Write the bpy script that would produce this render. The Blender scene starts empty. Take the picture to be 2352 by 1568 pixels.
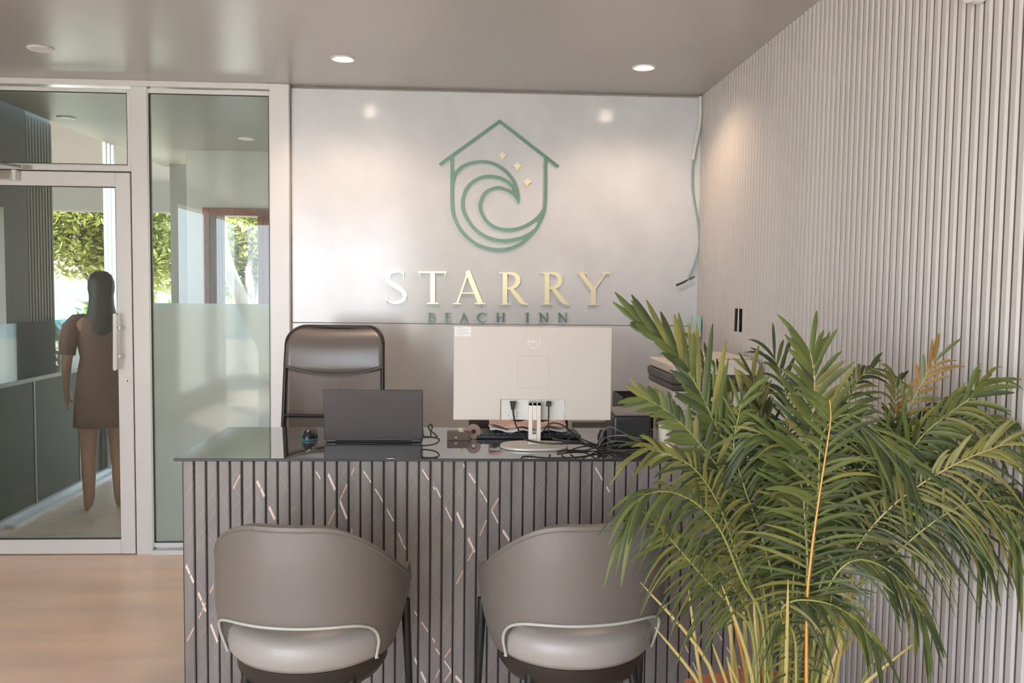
import bpy, bmesh, math, random
from mathutils import Vector, Matrix
PI = math.pi
SC = bpy.context.scene
COL = SC.collection
rnd = random.Random(7)

# ------------------------------------------------------------------ camera
F = 2000.0; PSI = math.radians(3.15); PIT = math.radians(3.49); RHO = 0.0115; H = 1.47
fw = Vector((math.sin(PSI)*math.cos(PIT), math.cos(PSI)*math.cos(PIT), -math.sin(PIT)))
r0 = Vector((math.cos(PSI), -math.sin(PSI), 0)); u0 = r0.cross(fw)
rt = r0*math.cos(RHO)+u0*math.sin(RHO); up = u0*math.cos(RHO)-r0*math.sin(RHO)
CP = Vector((0, 0, H))
cam = bpy.data.cameras.new('camera'); co = bpy.data.objects.new('camera', cam); COL.objects.link(co)
cam.sensor_width = 36; cam.lens = 36*F/2352; cam.clip_start = .05; cam.clip_end = 2000
m = Matrix.Identity(4)
for i in range(3):
    m[i][0] = rt[i]; m[i][1] = up[i]; m[i][2] = -fw[i]; m[i][3] = CP[i]
co.matrix_world = m
SC.camera = co

def ray(x, y): return fw*F + rt*(x-1176) + up*(784-y)
def onY(x, y, Y): d = ray(x, y); return CP + d*(Y/d.y)
def onZ(x, y, Z): d = ray(x, y); return CP + d*((Z-H)/d.z)
def onX(x, y, X): d = ray(x, y); return CP + d*(X/d.x)

# ------------------------------------------------------------------ materials
def lin(c):
    return tuple(((v/255)/12.92 if v/255 <= .04045 else ((v/255+.055)/1.055)**2.4) for v in c)
MATS = {}
def mat(name, col, rough=.5, metal=0, spec=.5, coat=0, coat_rough=.1, noise=None, bump=None, trans=0, ior=1.5, sheen=0, emit=None):
    if name in MATS: return MATS[name]
    M = bpy.data.materials.new(name); M.use_nodes = True
    nt = M.node_tree; b = nt.nodes['Principled BSDF']
    c = tuple(col)+(1,)
    b.inputs['Base Color'].default_value = c
    b.inputs['Roughness'].default_value = rough
    b.inputs['Metallic'].default_value = metal
    b.inputs['Specular IOR Level'].default_value = spec
    b.inputs['Coat Weight'].default_value = coat
    b.inputs['Coat Roughness'].default_value = coat_rough
    b.inputs['IOR'].default_value = ior
    b.inputs['Transmission Weight'].default_value = trans
    b.inputs['Sheen Weight'].default_value = sheen
    if emit:
        b.inputs['Emission Color'].default_value = tuple(emit[0])+(1,)
        b.inputs['Emission Strength'].default_value = emit[1]
    tc = nt.nodes.new('ShaderNodeTexCoord')
    if noise:
        sc, amt, stretch = noise
        mp = nt.nodes.new('ShaderNodeMapping'); mp.inputs['Scale'].default_value = stretch
        nt.links.new(tc.outputs['Object'], mp.inputs['Vector'])
        n = nt.nodes.new('ShaderNodeTexNoise'); n.inputs['Scale'].default_value = sc
        n.inputs['Detail'].default_value = 5
        nt.links.new(mp.outputs['Vector'], n.inputs['Vector'])
        r = nt.nodes.new('ShaderNodeMapRange')
        r.inputs['From Min'].default_value = .3; r.inputs['From Max'].default_value = .7
        r.inputs['To Min'].default_value = 1-amt; r.inputs['To Max'].default_value = 1+amt
        nt.links.new(n.outputs['Fac'], r.inputs['Value'])
        mx = nt.nodes.new('ShaderNodeVectorMath'); mx.operation = 'SCALE'
        mx.inputs[0].default_value = col
        nt.links.new(r.outputs['Result'], mx.inputs['Scale'])
        nt.links.new(mx.outputs['Vector'], b.inputs['Base Color'])
    if bump:
        sc, st, stretch = bump
        mp = nt.nodes.new('ShaderNodeMapping'); mp.inputs['Scale'].default_value = stretch
        nt.links.new(tc.outputs['Object'], mp.inputs['Vector'])
        n = nt.nodes.new('ShaderNodeTexNoise'); n.inputs['Scale'].default_value = sc
        n.inputs['Detail'].default_value = 4
        nt.links.new(mp.outputs['Vector'], n.inputs['Vector'])
        bp = nt.nodes.new('ShaderNodeBump'); bp.inputs['Strength'].default_value = st
        bp.inputs['Distance'].default_value = .01
        nt.links.new(n.outputs['Fac'], bp.inputs['Height'])
        nt.links.new(bp.outputs['Normal'], b.inputs['Normal'])
    MATS[name] = M
    return M

def glass_mat(name, tint, refl=.12, rough=0.0, haze=0.0, haze_col=(.5, .5, .5), transluc=.5, fres=True):
    """thin sheet of glass: tinted transmission, mirror reflection, optional film haze"""
    M = bpy.data.materials.new(name); M.use_nodes = True
    nt = M.node_tree; nt.nodes.clear()
    out = nt.nodes.new('ShaderNodeOutputMaterial')
    tr = nt.nodes.new('ShaderNodeBsdfTransparent'); tr.inputs['Color'].default_value = tuple(tint)+(1,)
    gl = nt.nodes.new('ShaderNodeBsdfGlossy'); gl.inputs['Roughness'].default_value = rough
    gl.inputs['Color'].default_value = (.95, 1, .97, 1)
    body = tr
    if haze > 0:
        df = nt.nodes.new('ShaderNodeBsdfDiffuse'); df.inputs['Color'].default_value = tuple(haze_col)+(1,)
        tl = nt.nodes.new('ShaderNodeBsdfTranslucent'); tl.inputs['Color'].default_value = tuple(haze_col)+(1,)
        a = nt.nodes.new('ShaderNodeMixShader'); a.inputs[0].default_value = transluc
        nt.links.new(df.outputs[0], a.inputs[1]); nt.links.new(tl.outputs[0], a.inputs[2])
        hm = nt.nodes.new('ShaderNodeMixShader'); hm.inputs[0].default_value = haze
        nt.links.new(tr.outputs[0], hm.inputs[1]); nt.links.new(a.outputs[0], hm.inputs[2])
        body = hm
    lw = nt.nodes.new('ShaderNodeFresnel'); lw.inputs['IOR'].default_value = 1.5
    ad = nt.nodes.new('ShaderNodeMath'); ad.operation = 'ADD'; ad.inputs[1].default_value = refl; ad.use_clamp = True
    ad.inputs[0].default_value = 0
    if fres: nt.links.new(lw.outputs[0], ad.inputs[0])
    mx = nt.nodes.new('ShaderNodeMixShader')
    nt.links.new(ad.outputs[0], mx.inputs[0]); nt.links.new(body.outputs[0], mx.inputs[1]); nt.links.new(gl.outputs[0], mx.inputs[2])
    nt.links.new(mx.outputs[0], out.inputs['Surface'])
    MATS[name] = M
    return M

def leaf_mat(name, col, noise=.25, transl=.35, rough=.4, nscale=9):
    M = bpy.data.materials.new(name); M.use_nodes = True
    nt = M.node_tree; b = nt.nodes['Principled BSDF']; out = nt.nodes['Material Output']
    tc = nt.nodes.new('ShaderNodeTexCoord'); n = nt.nodes.new('ShaderNodeTexNoise'); n.inputs['Scale'].default_value = nscale
    nt.links.new(tc.outputs['Object'], n.inputs['Vector'])
    rp = nt.nodes.new('ShaderNodeValToRGB')
    rp.color_ramp.elements[0].position = .3; rp.color_ramp.elements[1].position = .7
    rp.color_ramp.elements[0].color = (col[0]*(1-noise), col[1]*(1-noise), col[2]*(1-noise), 1)
    rp.color_ramp.elements[1].color = (col[0]*(1+noise*1.3), col[1]*(1+noise), col[2]*(1+noise*.5), 1)
    nt.links.new(n.outputs['Fac'], rp.inputs['Fac'])
    nt.links.new(rp.outputs['Color'], b.inputs['Base Color'])
    b.inputs['Roughness'].default_value = rough
    tl = nt.nodes.new('ShaderNodeBsdfTranslucent'); nt.links.new(rp.outputs['Color'], tl.inputs['Color'])
    mx = nt.nodes.new('ShaderNodeMixShader'); mx.inputs[0].default_value = transl
    nt.links.new(b.outputs[0], mx.inputs[1]); nt.links.new(tl.outputs[0], mx.inputs[2])
    nt.links.new(mx.outputs[0], out.inputs['Surface'])
    MATS[name] = M
    return M

ceiling_m = mat('ceiling_paint', (.47, .45, .445), .28, spec=.6, noise=(1.2, .05, (1, 1, 1)))
floor_m = mat('floor_beige', (.90, .70, .55), .30, spec=.5, noise=(2.0, .10, (.6, 3, 1)), bump=(60, .03, (1, 6, 1)))
panel_m = mat('wall_panel', (.63, .655, .685), .10, spec=.8, noise=(5, .05, (1, 1, 1)), bump=(90, .035, (1, 1, 3)))
flute_m = mat('fluted_cladding', (.52, .50, .475), .38, spec=.5, noise=(3, .06, (1, 1, .15)))
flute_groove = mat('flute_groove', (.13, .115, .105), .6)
vein_wall_m = mat('wall_vein', (.70, .66, .62), .38)
white_alu = mat('white_aluminium', (.76, .77, .775), .25, spec=.55)
shadow_gap = mat('rubber_gasket', (.05, .045, .04), .6)
plaster_m = mat('plaster_white', (.62, .60, .55), .7, noise=(2, .04, (1, 1, 1)))
dark_plaster = mat('plaster_dark', (.16, .15, .13), .6)
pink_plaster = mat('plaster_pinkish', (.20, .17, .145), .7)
counter_clad = mat('dark_marble_cladding', (.22, .195, .183), .34, spec=.5, noise=(14, .22, (1, 1, .12)))
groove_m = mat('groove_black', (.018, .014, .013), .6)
vein_peach = mat('vein_peach', (.72, .48, .36), .4)
vein_white = mat('vein_white', (.82, .68, .60), .4)
vein_faint = mat('vein_faint', (.40, .36, .335), .4)
black_glass = mat('black_glass_top', (.42, .43, .435), .02, metal=.92)
leather = mat('taupe_leather', (.165, .145, .128), .42, spec=.5, bump=(260, .05, (1, 1, 1)))
seat_leather_lit = mat('taupe_leather_lit', (.36, .335, .31), .33, spec=.55, bump=(260, .05, (1, 1, 1)))  # same taupe leather, lightened for the light its upward face catches
piping_m = mat('pale_piping', (.50, .50, .45), .4)
black_metal = mat('black_metal', (.012, .012, .012), .4)
dark_base = mat('dark_shell_base', (.03, .024, .02), .45)
black_leather = mat('brown_black_leather', (.17, .155, .145), .28, spec=.6)
mesh_fabric = mat('shiny_mesh_fabric', (.20, .15, .125), .26, spec=.8, bump=(900, .25, (1, 1, 1)))
black_plastic = mat('black_plastic', (.022, .022, .023), .38)
laptop_m = mat('laptop_grey', (.062, .055, .055), .42, noise=(5, .05, (1, 1, 1)))
white_plastic = mat('white_plastic', (.66, .61, .55), .42)
port_white = mat('port_bay_white', (.70, .70, .66), .4)
silver_m = mat('silver_stand', (.72, .68, .62), .3, metal=.2)
green_sign = mat('green_metallic', (.14, .28, .22), .25, metal=.3, spec=.7, coat=.6)
gold_sign = mat('gold_metallic', (.95, .84, .58), .28, metal=.5)
gold_star = mat('gold_star', (.93, .84, .62), .4)
green_dark = mat('green_grey_letters', (.17, .22, .19), .3, metal=.3)
line_grey = mat('seam_grey', (.36, .33, .30), .5)
chrome = mat('satin_chrome', (.62, .60, .57), .2, metal=1)

# ------------------------------------------------------------------ mesh builder
class MB:
    def __init__(s): s.v = []; s.f = []; s.mi = []; s.mats = []
    def mid(s, m):
        if m not in s.mats: s.mats.append(m)
        return s.mats.index(m)
    def add(s, vs, fs, m):
        o = len(s.v); k = s.mid(m)
        s.v += [Vector(v) for v in vs]
        for f in fs: s.f.append([o+i for i in f]); s.mi.append(k)
    def box(s, x0, x1, y0, y1, z0, z1, m):
        vs = [(x, y, z) for z in (z0, z1) for y in (y0, y1) for x in (x0, x1)]
        s.add(vs, [(0, 2, 3, 1), (4, 5, 7, 6), (0, 1, 5, 4), (2, 6, 7, 3), (0, 4, 6, 2), (1, 3, 7, 5)], m)
    def obox(s, c, ax, ay, az, m):
        c = Vector(c); ax = Vector(ax); ay = Vector(ay); az = Vector(az)
        vs = [c+ax*i+ay*j+az*k for k in (-1, 1) for j in (-1, 1) for i in (-1, 1)]
        s.add(vs, [(0, 2, 3, 1), (4, 5, 7, 6), (0, 1, 5, 4), (2, 6, 7, 3), (0, 4, 6, 2), (1, 3, 7, 5)], m)
    def tube(s, pts, r, m, n=8, cap=True):
        pts = [Vector(p) for p in pts]
        rs = r if isinstance(r, (list, tuple)) else [r]*len(pts)
        vs = []; prev = None
        for i, p in enumerate(pts):
            t = (pts[min(i+1, len(pts)-1)]-pts[max(i-1, 0)])
            if t.length < 1e-9: t = Vector((0, 0, 1))
            t.normalize()
            if prev is None:
                a = Vector((0, 0, 1)) if abs(t.z) < .9 else Vector((1, 0, 0))
                nx = t.cross(a).normalized()
            else:
                nx = (prev - t*prev.dot(t))
                nx = nx.normalized() if nx.length > 1e-6 else t.orthogonal().normalized()
            prev = nx; ny = t.cross(nx)
            for k in range(n):
                a = 2*PI*k/n
                vs.append(p+nx*math.cos(a)*rs[i]+ny*math.sin(a)*rs[i])
        fs = []
        for i in range(len(pts)-1):
            for k in range(n):
                fs.append((i*n+k, i*n+(k+1) % n, (i+1)*n+(k+1) % n, (i+1)*n+k))
        if cap:
            fs.append(tuple(range(n))[::-1]); fs.append(tuple(range((len(pts)-1)*n, len(pts)*n)))
        s.add(vs, fs, m)
    def lathe(s, prof, c, m, n=32, axis='z', sx=1, sy=1):
        vs = []; c = Vector(c)
        for (r, h) in prof:
            for k in range(n):
                a = 2*PI*k/n
                if axis == 'z': vs.append(c+Vector((r*math.cos(a)*sx, r*math.sin(a)*sy, h)))
                elif axis == 'y': vs.append(c+Vector((r*math.cos(a)*sx, h, r*math.sin(a)*sy)))
                else: vs.append(c+Vector((h, r*math.cos(a)*sx, r*math.sin(a)*sy)))
        fs = []
        for i in range(len(prof)-1):
            for k in range(n): fs.append((i*n+k, i*n+(k+1) % n, (i+1)*n+(k+1) % n, (i+1)*n+k))
        fs.append(tuple(range(n))[::-1]); fs.append(tuple(range((len(prof)-1)*n, len(prof)*n)))
        s.add(vs, fs, m)
    def strip(s, pts, ws, y0, y1, m, closed=False):
        """stroke of varying width in the XZ plane, extruded y0..y1; pts are (x,z)"""
        n = len(pts)
        if not isinstance(ws, (list, tuple)): ws = [ws]*n
        L = []; R = []
        for i in range(n):
            a = Vector(pts[max(i-1, 0)]); b = Vector(pts[min(i+1, n-1)])
            d = (b-a).normalized(); nn = Vector((-d.y, d.x)); p = Vector(pts[i])
            k = 1.0
            if 0 < i < n-1:
                d1 = (p-a).normalized(); k = 1/max(.35, nn.dot(Vector((-d1.y, d1.x))))
            L.append(p+nn*ws[i]*.5*k); R.append(p-nn*ws[i]*.5*k)
        for i in range(n-1):
            q = [L[i], L[i+1], R[i+1], R[i]]
            s.prism(q, y0, y1, m)
        s.lay = getattr(s, 'lay', 0)+1
    def prism(s, poly, y0, y1, m):
        n = len(poly); s.lay = getattr(s, 'lay', 0); y0 = y0-s.lay*.00012
        vs = [(p[0], y0, p[1]) for p in poly]+[(p[0], y1, p[1]) for p in poly]
        fs = [tuple(range(n)), tuple(range(n, 2*n))[::-1]]+[(i, i+n, (i+1) % n+n, (i+1) % n) for i in range(n)]
        s.add(vs, fs, m)
    def build(s, name, parent=None, smooth=False, bevel=0, bseg=2, subsurf=0, solid=0, angle=40, loc=None):
        if loc is not None:
            loc = Vector(loc); vv = [v-loc for v in s.v]
        else: vv = s.v
        me = bpy.data.meshes.new(name); me.from_pydata([tuple(v) for v in vv], [], s.f)
        for mm in s.mats: me.materials.append(mm)
        for p, k in zip(me.polygons, s.mi): p.material_index = k
        bm = bmesh.new(); bm.from_mesh(me); bmesh.ops.recalc_face_normals(bm, faces=bm.faces); bm.to_mesh(me); bm.free()
        if smooth:
            for p in me.polygons: p.use_smooth = True
            try: me.set_sharp_from_angle(angle=math.radians(angle))
            except Exception: pass
        me.update()
        o = bpy.data.objects.new(name, me); COL.objects.link(o)
        if loc is not None: o.location = loc
        if parent: o.parent = parent
        if solid:
            md = o.modifiers.new('solid', 'SOLIDIFY'); md.thickness = solid; md.offset = -1
        if bevel:
            md = o.modifiers.new('bevel', 'BEVEL'); md.width = bevel; md.segments = bseg; md.limit_method = 'ANGLE'; md.angle_limit = math.radians(35)
            for p in me.polygons: p.use_smooth = True
            try: me.set_sharp_from_angle(angle=math.radians(35))
            except Exception: pass
        if subsurf:
            md = o.modifiers.new('sub', 'SUBSURF'); md.levels = subsurf; md.render_levels = subsurf
        return o

def thing(name, label, cat, loc=(0, 0, 0), rz=0, group=None):
    o = bpy.data.objects.new(name, None); COL.objects.link(o); o.empty_display_size = .1
    o.location = loc; o.rotation_euler = (0, 0, rz)
    o['label'] = label; o['category'] = cat
    if group: o['group'] = group
    return o
def tag(o, label, cat, group=None, kind=None):
    o['label'] = label; o['category'] = cat
    if group: o['group'] = group
    if kind: o['kind'] = kind
    return o
def struct(o, label=None):
    o['kind'] = 'structure'
    if label: o['label'] = label
    return o
def empty_struct(name, label=None):
    o = bpy.data.objects.new(name, None); COL.objects.link(o); return struct(o, label)

# ------------------------------------------------------------------ room shell
YW = 4.80      # back wall plane
XR = 1.30      # right wall plane
ZC = 2.54      # ceiling
YB = 7.15      # far wall of the room behind the glass
b = MB(); b.box(-3.4, 1.5, -3.6, 9.0, -.12, 0, floor_m); struct(b.build('floor'), 'glossy beige floor')
b = MB(); b.box(-3.4, 1.5, -3.6, 4.86, ZC, ZC+.12, ceiling_m); struct(b.build('ceiling'), 'grey satin painted ceiling')
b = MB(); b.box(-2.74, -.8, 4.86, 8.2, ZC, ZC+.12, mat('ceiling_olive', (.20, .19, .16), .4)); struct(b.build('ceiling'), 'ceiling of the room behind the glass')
# back wall: two glossy panels with a seam
xl = onY(669, 400, YW).x
zs = onY(1100, 744.5, YW).z
b = MB(); b.box(xl, XR+.05, YW, YW+.05, zs+.0015, ZC-.012, panel_m); b.box(xl, XR+.05, YW, YW+.05, 0, zs-.0015, panel_m)
b.box(xl, XR+.05, YW+.012, YW+.06, 0, ZC, line_grey)
struct(b.build('wall_back', bevel=.002, bseg=1), 'glossy pale wall panels behind the reception desk')
# right wall: fluted cladding
P = .04
HC = .885
def flutes(b, y0, y1, x, z0, z1, m, sgn=-1, depth=.012, ridge=.022, axis='x', mg=None, near=0):
    """vertical ridges; sgn = direction they stand out of the backing plane"""
    n = int(round((y1-y0)/P)); prof = []
    for i in range(n):
        a = y0+i*P; g = P-ridge
        if near: prof += [(a, 0), (a+g, 0), (a+g+near, depth), (a+P-.002, depth)]
        else: prof += [(a, 0), (a+g, 0), (a+g+.001, depth*.75), (a+g+.004, depth), (a+P-.004, depth), (a+P-.001, depth*.75)]
    prof.append((y0+n*P, 0))
    vs = []; fs = []; ms = []
    for (t, d) in prof:
        for z in (z0, z1):
            vs.append((x+sgn*d, t, z) if axis == 'x' else (t, x+sgn*d, z))
    k1 = []; k2 = []
    for i in range(len(prof)-1):
        q = (2*i, 2*i+2, 2*i+3, 2*i+1)
        if mg is not None and prof[i][1] == 0 and prof[i+1][1] == 0: k2.append(q)
        else: k1.append(q)
    b.add(vs, k1, m)
    if k2: b.add(vs, k2, mg)
hy, hz = 4.10, 1.33
hole = onX(1697, 735, XR)
hy, hz = hole.y, hole.z
b = MB()
yh0 = round((hy-.05+3.6)/P)*P-3.6; yh1 = yh0+3*P
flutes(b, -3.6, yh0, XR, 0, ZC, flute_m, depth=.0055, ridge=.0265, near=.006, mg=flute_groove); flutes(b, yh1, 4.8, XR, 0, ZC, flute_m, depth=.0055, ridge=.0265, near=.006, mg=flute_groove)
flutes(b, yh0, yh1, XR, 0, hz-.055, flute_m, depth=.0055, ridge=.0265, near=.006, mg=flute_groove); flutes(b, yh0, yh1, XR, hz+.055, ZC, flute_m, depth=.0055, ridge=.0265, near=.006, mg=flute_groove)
# recess cut for a missing switch box, with one torn rib left hanging in it
b.add([(XR+.04, yh0, hz-.055), (XR+.04, yh1, hz-.055), (XR+.04, yh1, hz+.055), (XR+.04, yh0, hz+.055),
       (XR, yh0, hz-.055), (XR, yh1, hz-.055), (XR, yh1, hz+.055), (XR, yh0, hz+.055)],
      [(0, 1, 2, 3), (0, 1, 5, 4), (1, 2, 6, 5), (2, 3, 7, 6), (3, 0, 4, 7)], groove_m)
b.add([(XR-.004, yh0+.045, hz-.055), (XR-.004, yh0+.075, hz-.055), (XR-.004, yh0+.07, hz+.055), (XR-.004, yh0+.05, hz+.055)], [(0, 1, 2, 3)], flute_m)
def vein_lines(b, lines, lo, hi, plane, t, m, axis='y', ridge=.033, start=0.0, width=None):
    """short dashes laid only on the ridges; lines = list of ((u0,z0),(u1,z1))"""
    for (a, c) in lines:
        if a[0] > c[0]: a, c = c, a
        if abs(c[0]-a[0]) < 1e-6: continue
        i0 = int(math.floor((a[0]-start)/P)); i1 = int(math.floor((c[0]-start)/P))
        for i in range(i0, i1+1):
            g = P-ridge
            s0 = max(start+i*P+g+.002, a[0]); s1 = min(start+(i+1)*P-.002, c[0])
            s0 = max(s0, lo); s1 = min(s1, hi)
            if s1-s0 < .003: continue
            f0 = (s0-a[0])/(c[0]-a[0]); f1 = (s1-a[0])/(c[0]-a[0])
            z0 = a[1]+(c[1]-a[1])*f0; z1 = a[1]+(c[1]-a[1])*f1
            if axis == 'y' and max(z0, z1)+t > HC-.0105: continue
            if t > .003 and s1-s0 > .012:
                dz = (z1-z0)*.07; du = (s1-s0)*.07; s0 += du; s1 -= du; z0 += dz; z1 -= dz
                hh = .0022 if t > .006 else .0012
                q = [(s0-hh, z0-t*.55), (s0+hh, z0+t*.55), (s1+hh, z1+t*.55), (s1-hh, z1-t*.55)] if z1 < z0 else [(s0+hh, z0-t*.55), (s1+hh, z1-t*.55), (s1-hh, z1+t*.55), (s0-hh, z0+t*.55)]
            else: q = [(s0, z0-t), (s1, z1-t), (s1, z1+t), (s0, z0+t)]
            if axis == 'y': b.add([(u, plane, z) for u, z in q], [(0, 1, 2, 3)], m)
            else: b.add([(plane, u, z) for u, z in q], [(0, 1, 2, 3)], m)
lines = []
for i in range(90):
    y = rnd.uniform(1.4, 4.7); z = rnd.uniform(.2, 2.5); L = rnd.uniform(.03, .10); sg = rnd.choice((-1, 1))
    lines.append(((y, z), (y+L*.6, z+sg*L)))
vein_lines(b, lines, -3.5, 4.78, XR-.0059, .0009, vein_wall_m, axis='x', ridge=.018, start=-3.6)
struct(b.build('wall_right'), 'fluted pale grey cladding wall')
b = MB(); b.box(XR+.045, XR+.2, -3.6, 4.9, 0, ZC+.12, plaster_m); struct(b.build('wall_right_core'), 'masonry behind the fluted cladding')
# rear glazing (behind the camera) and left glazing: open bays between posts, where daylight comes in
b = MB()
YR = -3.5
b.box(-3.4, 1.4, YR-.08, YR+.08, 2.36, ZC, plaster_m); b.box(-3.4, 1.4, YR-.08, YR+.08, 0, .12, white_alu)
for x in (-3.3, -1.83, -.80, .10, 1.2): b.box(x-.07, x+.07, YR-.07, YR+.07, .12, 2.36, white_alu)
struct(b.build('wall_front'), 'glazed street front with white posts')
b = MB()
XL = -3.25
b.box(XL-.08, XL+.08, -3.6, 4.8, 2.36, ZC, plaster_m); b.box(XL-.08, XL+.08, -3.6, 4.8, 0, .25, plaster_m)
b.box(XL-.08, XL+.08, -.3, 4.8, .25, 2.36, plaster_m)
for y in (-3.4, -1.8, -.3): b.box(XL-.06, XL+.06, y-.06, y+.06, .25, 2.36, white_alu)
struct(b.build('wall_left'), 'left wall with open glazed bays')

# ------------------------------------------------------------------ glazed screen on the left
glass_clear = glass_mat('clear_glass', (.68, .71, .65), refl=.01, haze=.04, haze_col=(.55, .56, .5), transluc=.3)
glass_frost = glass_mat('frosted_glass', (.80, .84, .80), refl=.0, rough=.06, haze=.97, haze_col=(.42, .49, .43), transluc=.38)
Yf0, Yf1 = YW-.035, YW+.03
def X_(px, py=700): return onY(px, py, YW-.035).x
def Z_(py, px=300): return onY(px, py, YW-.035).z
mx0, mx1 = X_(299.5, 300), X_(338, 300)          # mullion
zt = Z_(210, 150); zh0 = Z_(378, 150); zh1 = Z_(395, 300)
sg0, sg1 = X_(340, 300), X_(617, 300)
b = MB()
b.box(-3.2, xl, Yf0-.01, Yf1, Z_(203, 500), ZC, white_alu)                    # head
b.box(mx0, mx1, Yf0, Yf1, 0, ZC-.03, white_alu)                              # mullion
b.box(X_(622), xl-.002, Yf0-.012, Yf1, 0, ZC-.002, white_alu)                   # right post
b.box(-2.75, mx0, Yf0, Yf1, zh1+.003, zh0, white_alu)                         # door head
b.box(-3.2, -2.68, Yf0, Yf1, 0, ZC-.03, white_alu)                            # left post
b.box(mx1-.002, X_(622), Yf0-.015, Yf1, 0, Z_(1262, 380), white_alu)          # sill
struct(b.build('trim_1', bevel=.003), 'white aluminium frame of the glazed screen')
zfilm = Z_(697, 480)
def framed_pane(name, x0, x1, z0, z1, label, film=None, w=.024):
    root = empty_struct(name, label)
    b = MB(); ya, yb = Yf0+.006, Yf1-.01
    b.box(x0-w, x0, ya, yb, z0-w, z1+w, white_alu); b.box(x1, x1+w, ya, yb, z0-w, z1+w, white_alu)
    b.box(x0, x1, ya, yb, z0-w, z0, white_alu); b.box(x0, x1, ya, yb, z1, z1+w, white_alu)
    b.build('window_frame', root, bevel=.002)
    b = MB()
    g = .004
    b.box(x0, x0+g, ya+.004, ya+.02, z0, z1, shadow_gap); b.box(x1-g, x1, ya+.004, ya+.02, z0, z1, shadow_gap)
    b.box(x0, x1, ya+.004, ya+.02, z1-g, z1, shadow_gap); b.box(x0, x1, ya+.004, ya+.02, z0, z0+g, shadow_gap)
    b.build('gasket', root)
    b = MB()
    yg = ya+.018
    if film:
        b.add([(x0, yg, film), (x1, yg, film), (x1, yg, z1), (x0, yg, z1)], [(0, 1, 2, 3)], glass_clear)
        b.build('glass_pane', root)
        b = MB(); b.add([(x0, yg, z0), (x1, yg, z0), (x1, yg, film), (x0, yg, film)], [(0, 1, 2, 3)], glass_frost)
        o = b.build('frosted_film', root); o['label'] = 'frosted greenish lower film'
    else:
        b.add([(x0, yg, z0), (x1, yg, z0), (x1, yg, z1), (x0, yg, z1)], [(0, 1, 2, 3)], glass_clear)
        b.build('glass_pane', root)
    return root
framed_pane('window_1', sg0, sg1, Z_(1247, 400), Z_(216, 480), 'tall side light with frosted lower half', film=zfilm)
framed_pane('window_2', -2.66, X_(291, 300), Z_(376, 150), Z_(208, 100), 'transom light above the glass door', w=.02)
# the door leaf
door = empty_struct('door_1', 'white framed glass entrance door')
dx0, dx1 = -2.66, X_(298.5, 400)
dz0, dz1 = .006, zh1-.004
gx1 = X_(265, 428); gz0 = Z_(1239, 150); gz1 = Z_(427, 150)
ya, yb = Yf0-.002, Yf1
b = MB()
b.box(gx1, dx1, ya, yb, dz0, dz1, white_alu); b.box(dx0, dx0+.085, ya, yb, dz0, dz1, white_alu)
b.box(dx0+.085, gx1, ya, yb, dz0, gz0, white_alu); b.box(dx0+.085, gx1, ya, yb, gz1, dz1, white_alu)
b.build('door_leaf', door, bevel=.003)
b = MB(); g = .004
b.box(dx0+.085, gx1, ya+.008, ya+.025, gz1-g, gz1, shadow_gap); b.box(gx1-g, gx1, ya+.008, ya+.025, gz0, gz1, shadow_gap)
b.box(dx0+.085, gx1, ya+.008, ya+.025, gz0, gz0+g, shadow_gap)
b.box(dx1, mx0+.004, ya+.012, ya+.03, 0, dz1, shadow_gap); b.box(dx0, mx0, ya+.012, ya+.03, dz1, dz1+.006, shadow_gap)
b.build('gasket', door)
b = MB(); b.add([(dx0+.085, ya+.022, gz0), (gx1, ya+.022, gz0), (gx1, ya+.022, gz1), (dx0+.085, ya+.022, gz1)], [(0, 1, 2, 3)], glass_clear)
b.build('glass_pane', door)
b = MB()
h0 = onY(265, 722, YW-.10); h1 = onY(265, 848, YW-.10)
b.tube([h0, h0-Vector((0, 0, .012)), h1+Vector((0, 0, .012)), h1], [.012, .0125, .0125, .012], white_alu, 14)
hd = b.build('door_handle', door, smooth=True)
b = MB()
for py in (753, 818):
    q = onY(270, py, YW-.10); e = onY(284, py, YW-.04)
    b.tube([q, Vector((e.x, q.y, q.z))], .007, chrome, 10)
    b.tube([Vector((e.x, q.y-.004, q.z)), Vector((e.x, YW-.03, q.z))], .008, chrome, 10)
b.tube([h0+Vector((0, 0, .004)), h0-Vector((0, 0, .001))], .0128, chrome, 14); b.tube([h1+Vector((0, 0, .001)), h1-Vector((0, 0, .004))], .0128, chrome, 14)
b.build('handle_bracket', hd, smooth=True)
b = MB(); q = onY(294, 874, YW-.04)
b.lathe([(.0, -.004), (.012, -.004), (.013, 0), (.013, .01)], (q.x, YW-.04, q.z), chrome, 20, 'y')
b.box(q.x-.002, q.x+.002, YW-.046, YW-.043, q.z-.006, q.z+.006, shadow_gap)
b.build('lock_cylinder', door, smooth=True)
q0 = onY(0, 402, YW-.06); q1 = onY(43, 404, YW-.06)
b = MB()
b.box(-2.60, q1.x-.022, YW-.095, YW-.038, q0.z-.024, q0.z+.024, chrome); b.box(q1.x-.022, q1.x, YW-.092, YW-.038, q0.z-.027, q0.z+.027, white_alu)
b.lathe([(.018, -.036), (.02, -.03), (.02, .045)], (q0.x-.03, YW-.066, q0.z), chrome, 16)
cl = b.build('door_closer', door, bevel=.003)
a0 = onY(4, 373, YW-.06); a1 = onY(52, 383, YW-.06); a2 = onY(72, 383, YW-.05)
b = MB(); b.tube([(q0.x-.03, YW-.066, a0.z), (a1.x, YW-.07, a1.z)], .006, chrome, 8)
b.box(a1.x-.01, a2.x, YW-.07, YW-.036, a1.z-.008, a1.z+.008, chrome)
b.build('closer_arm', cl, smooth=True)

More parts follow.
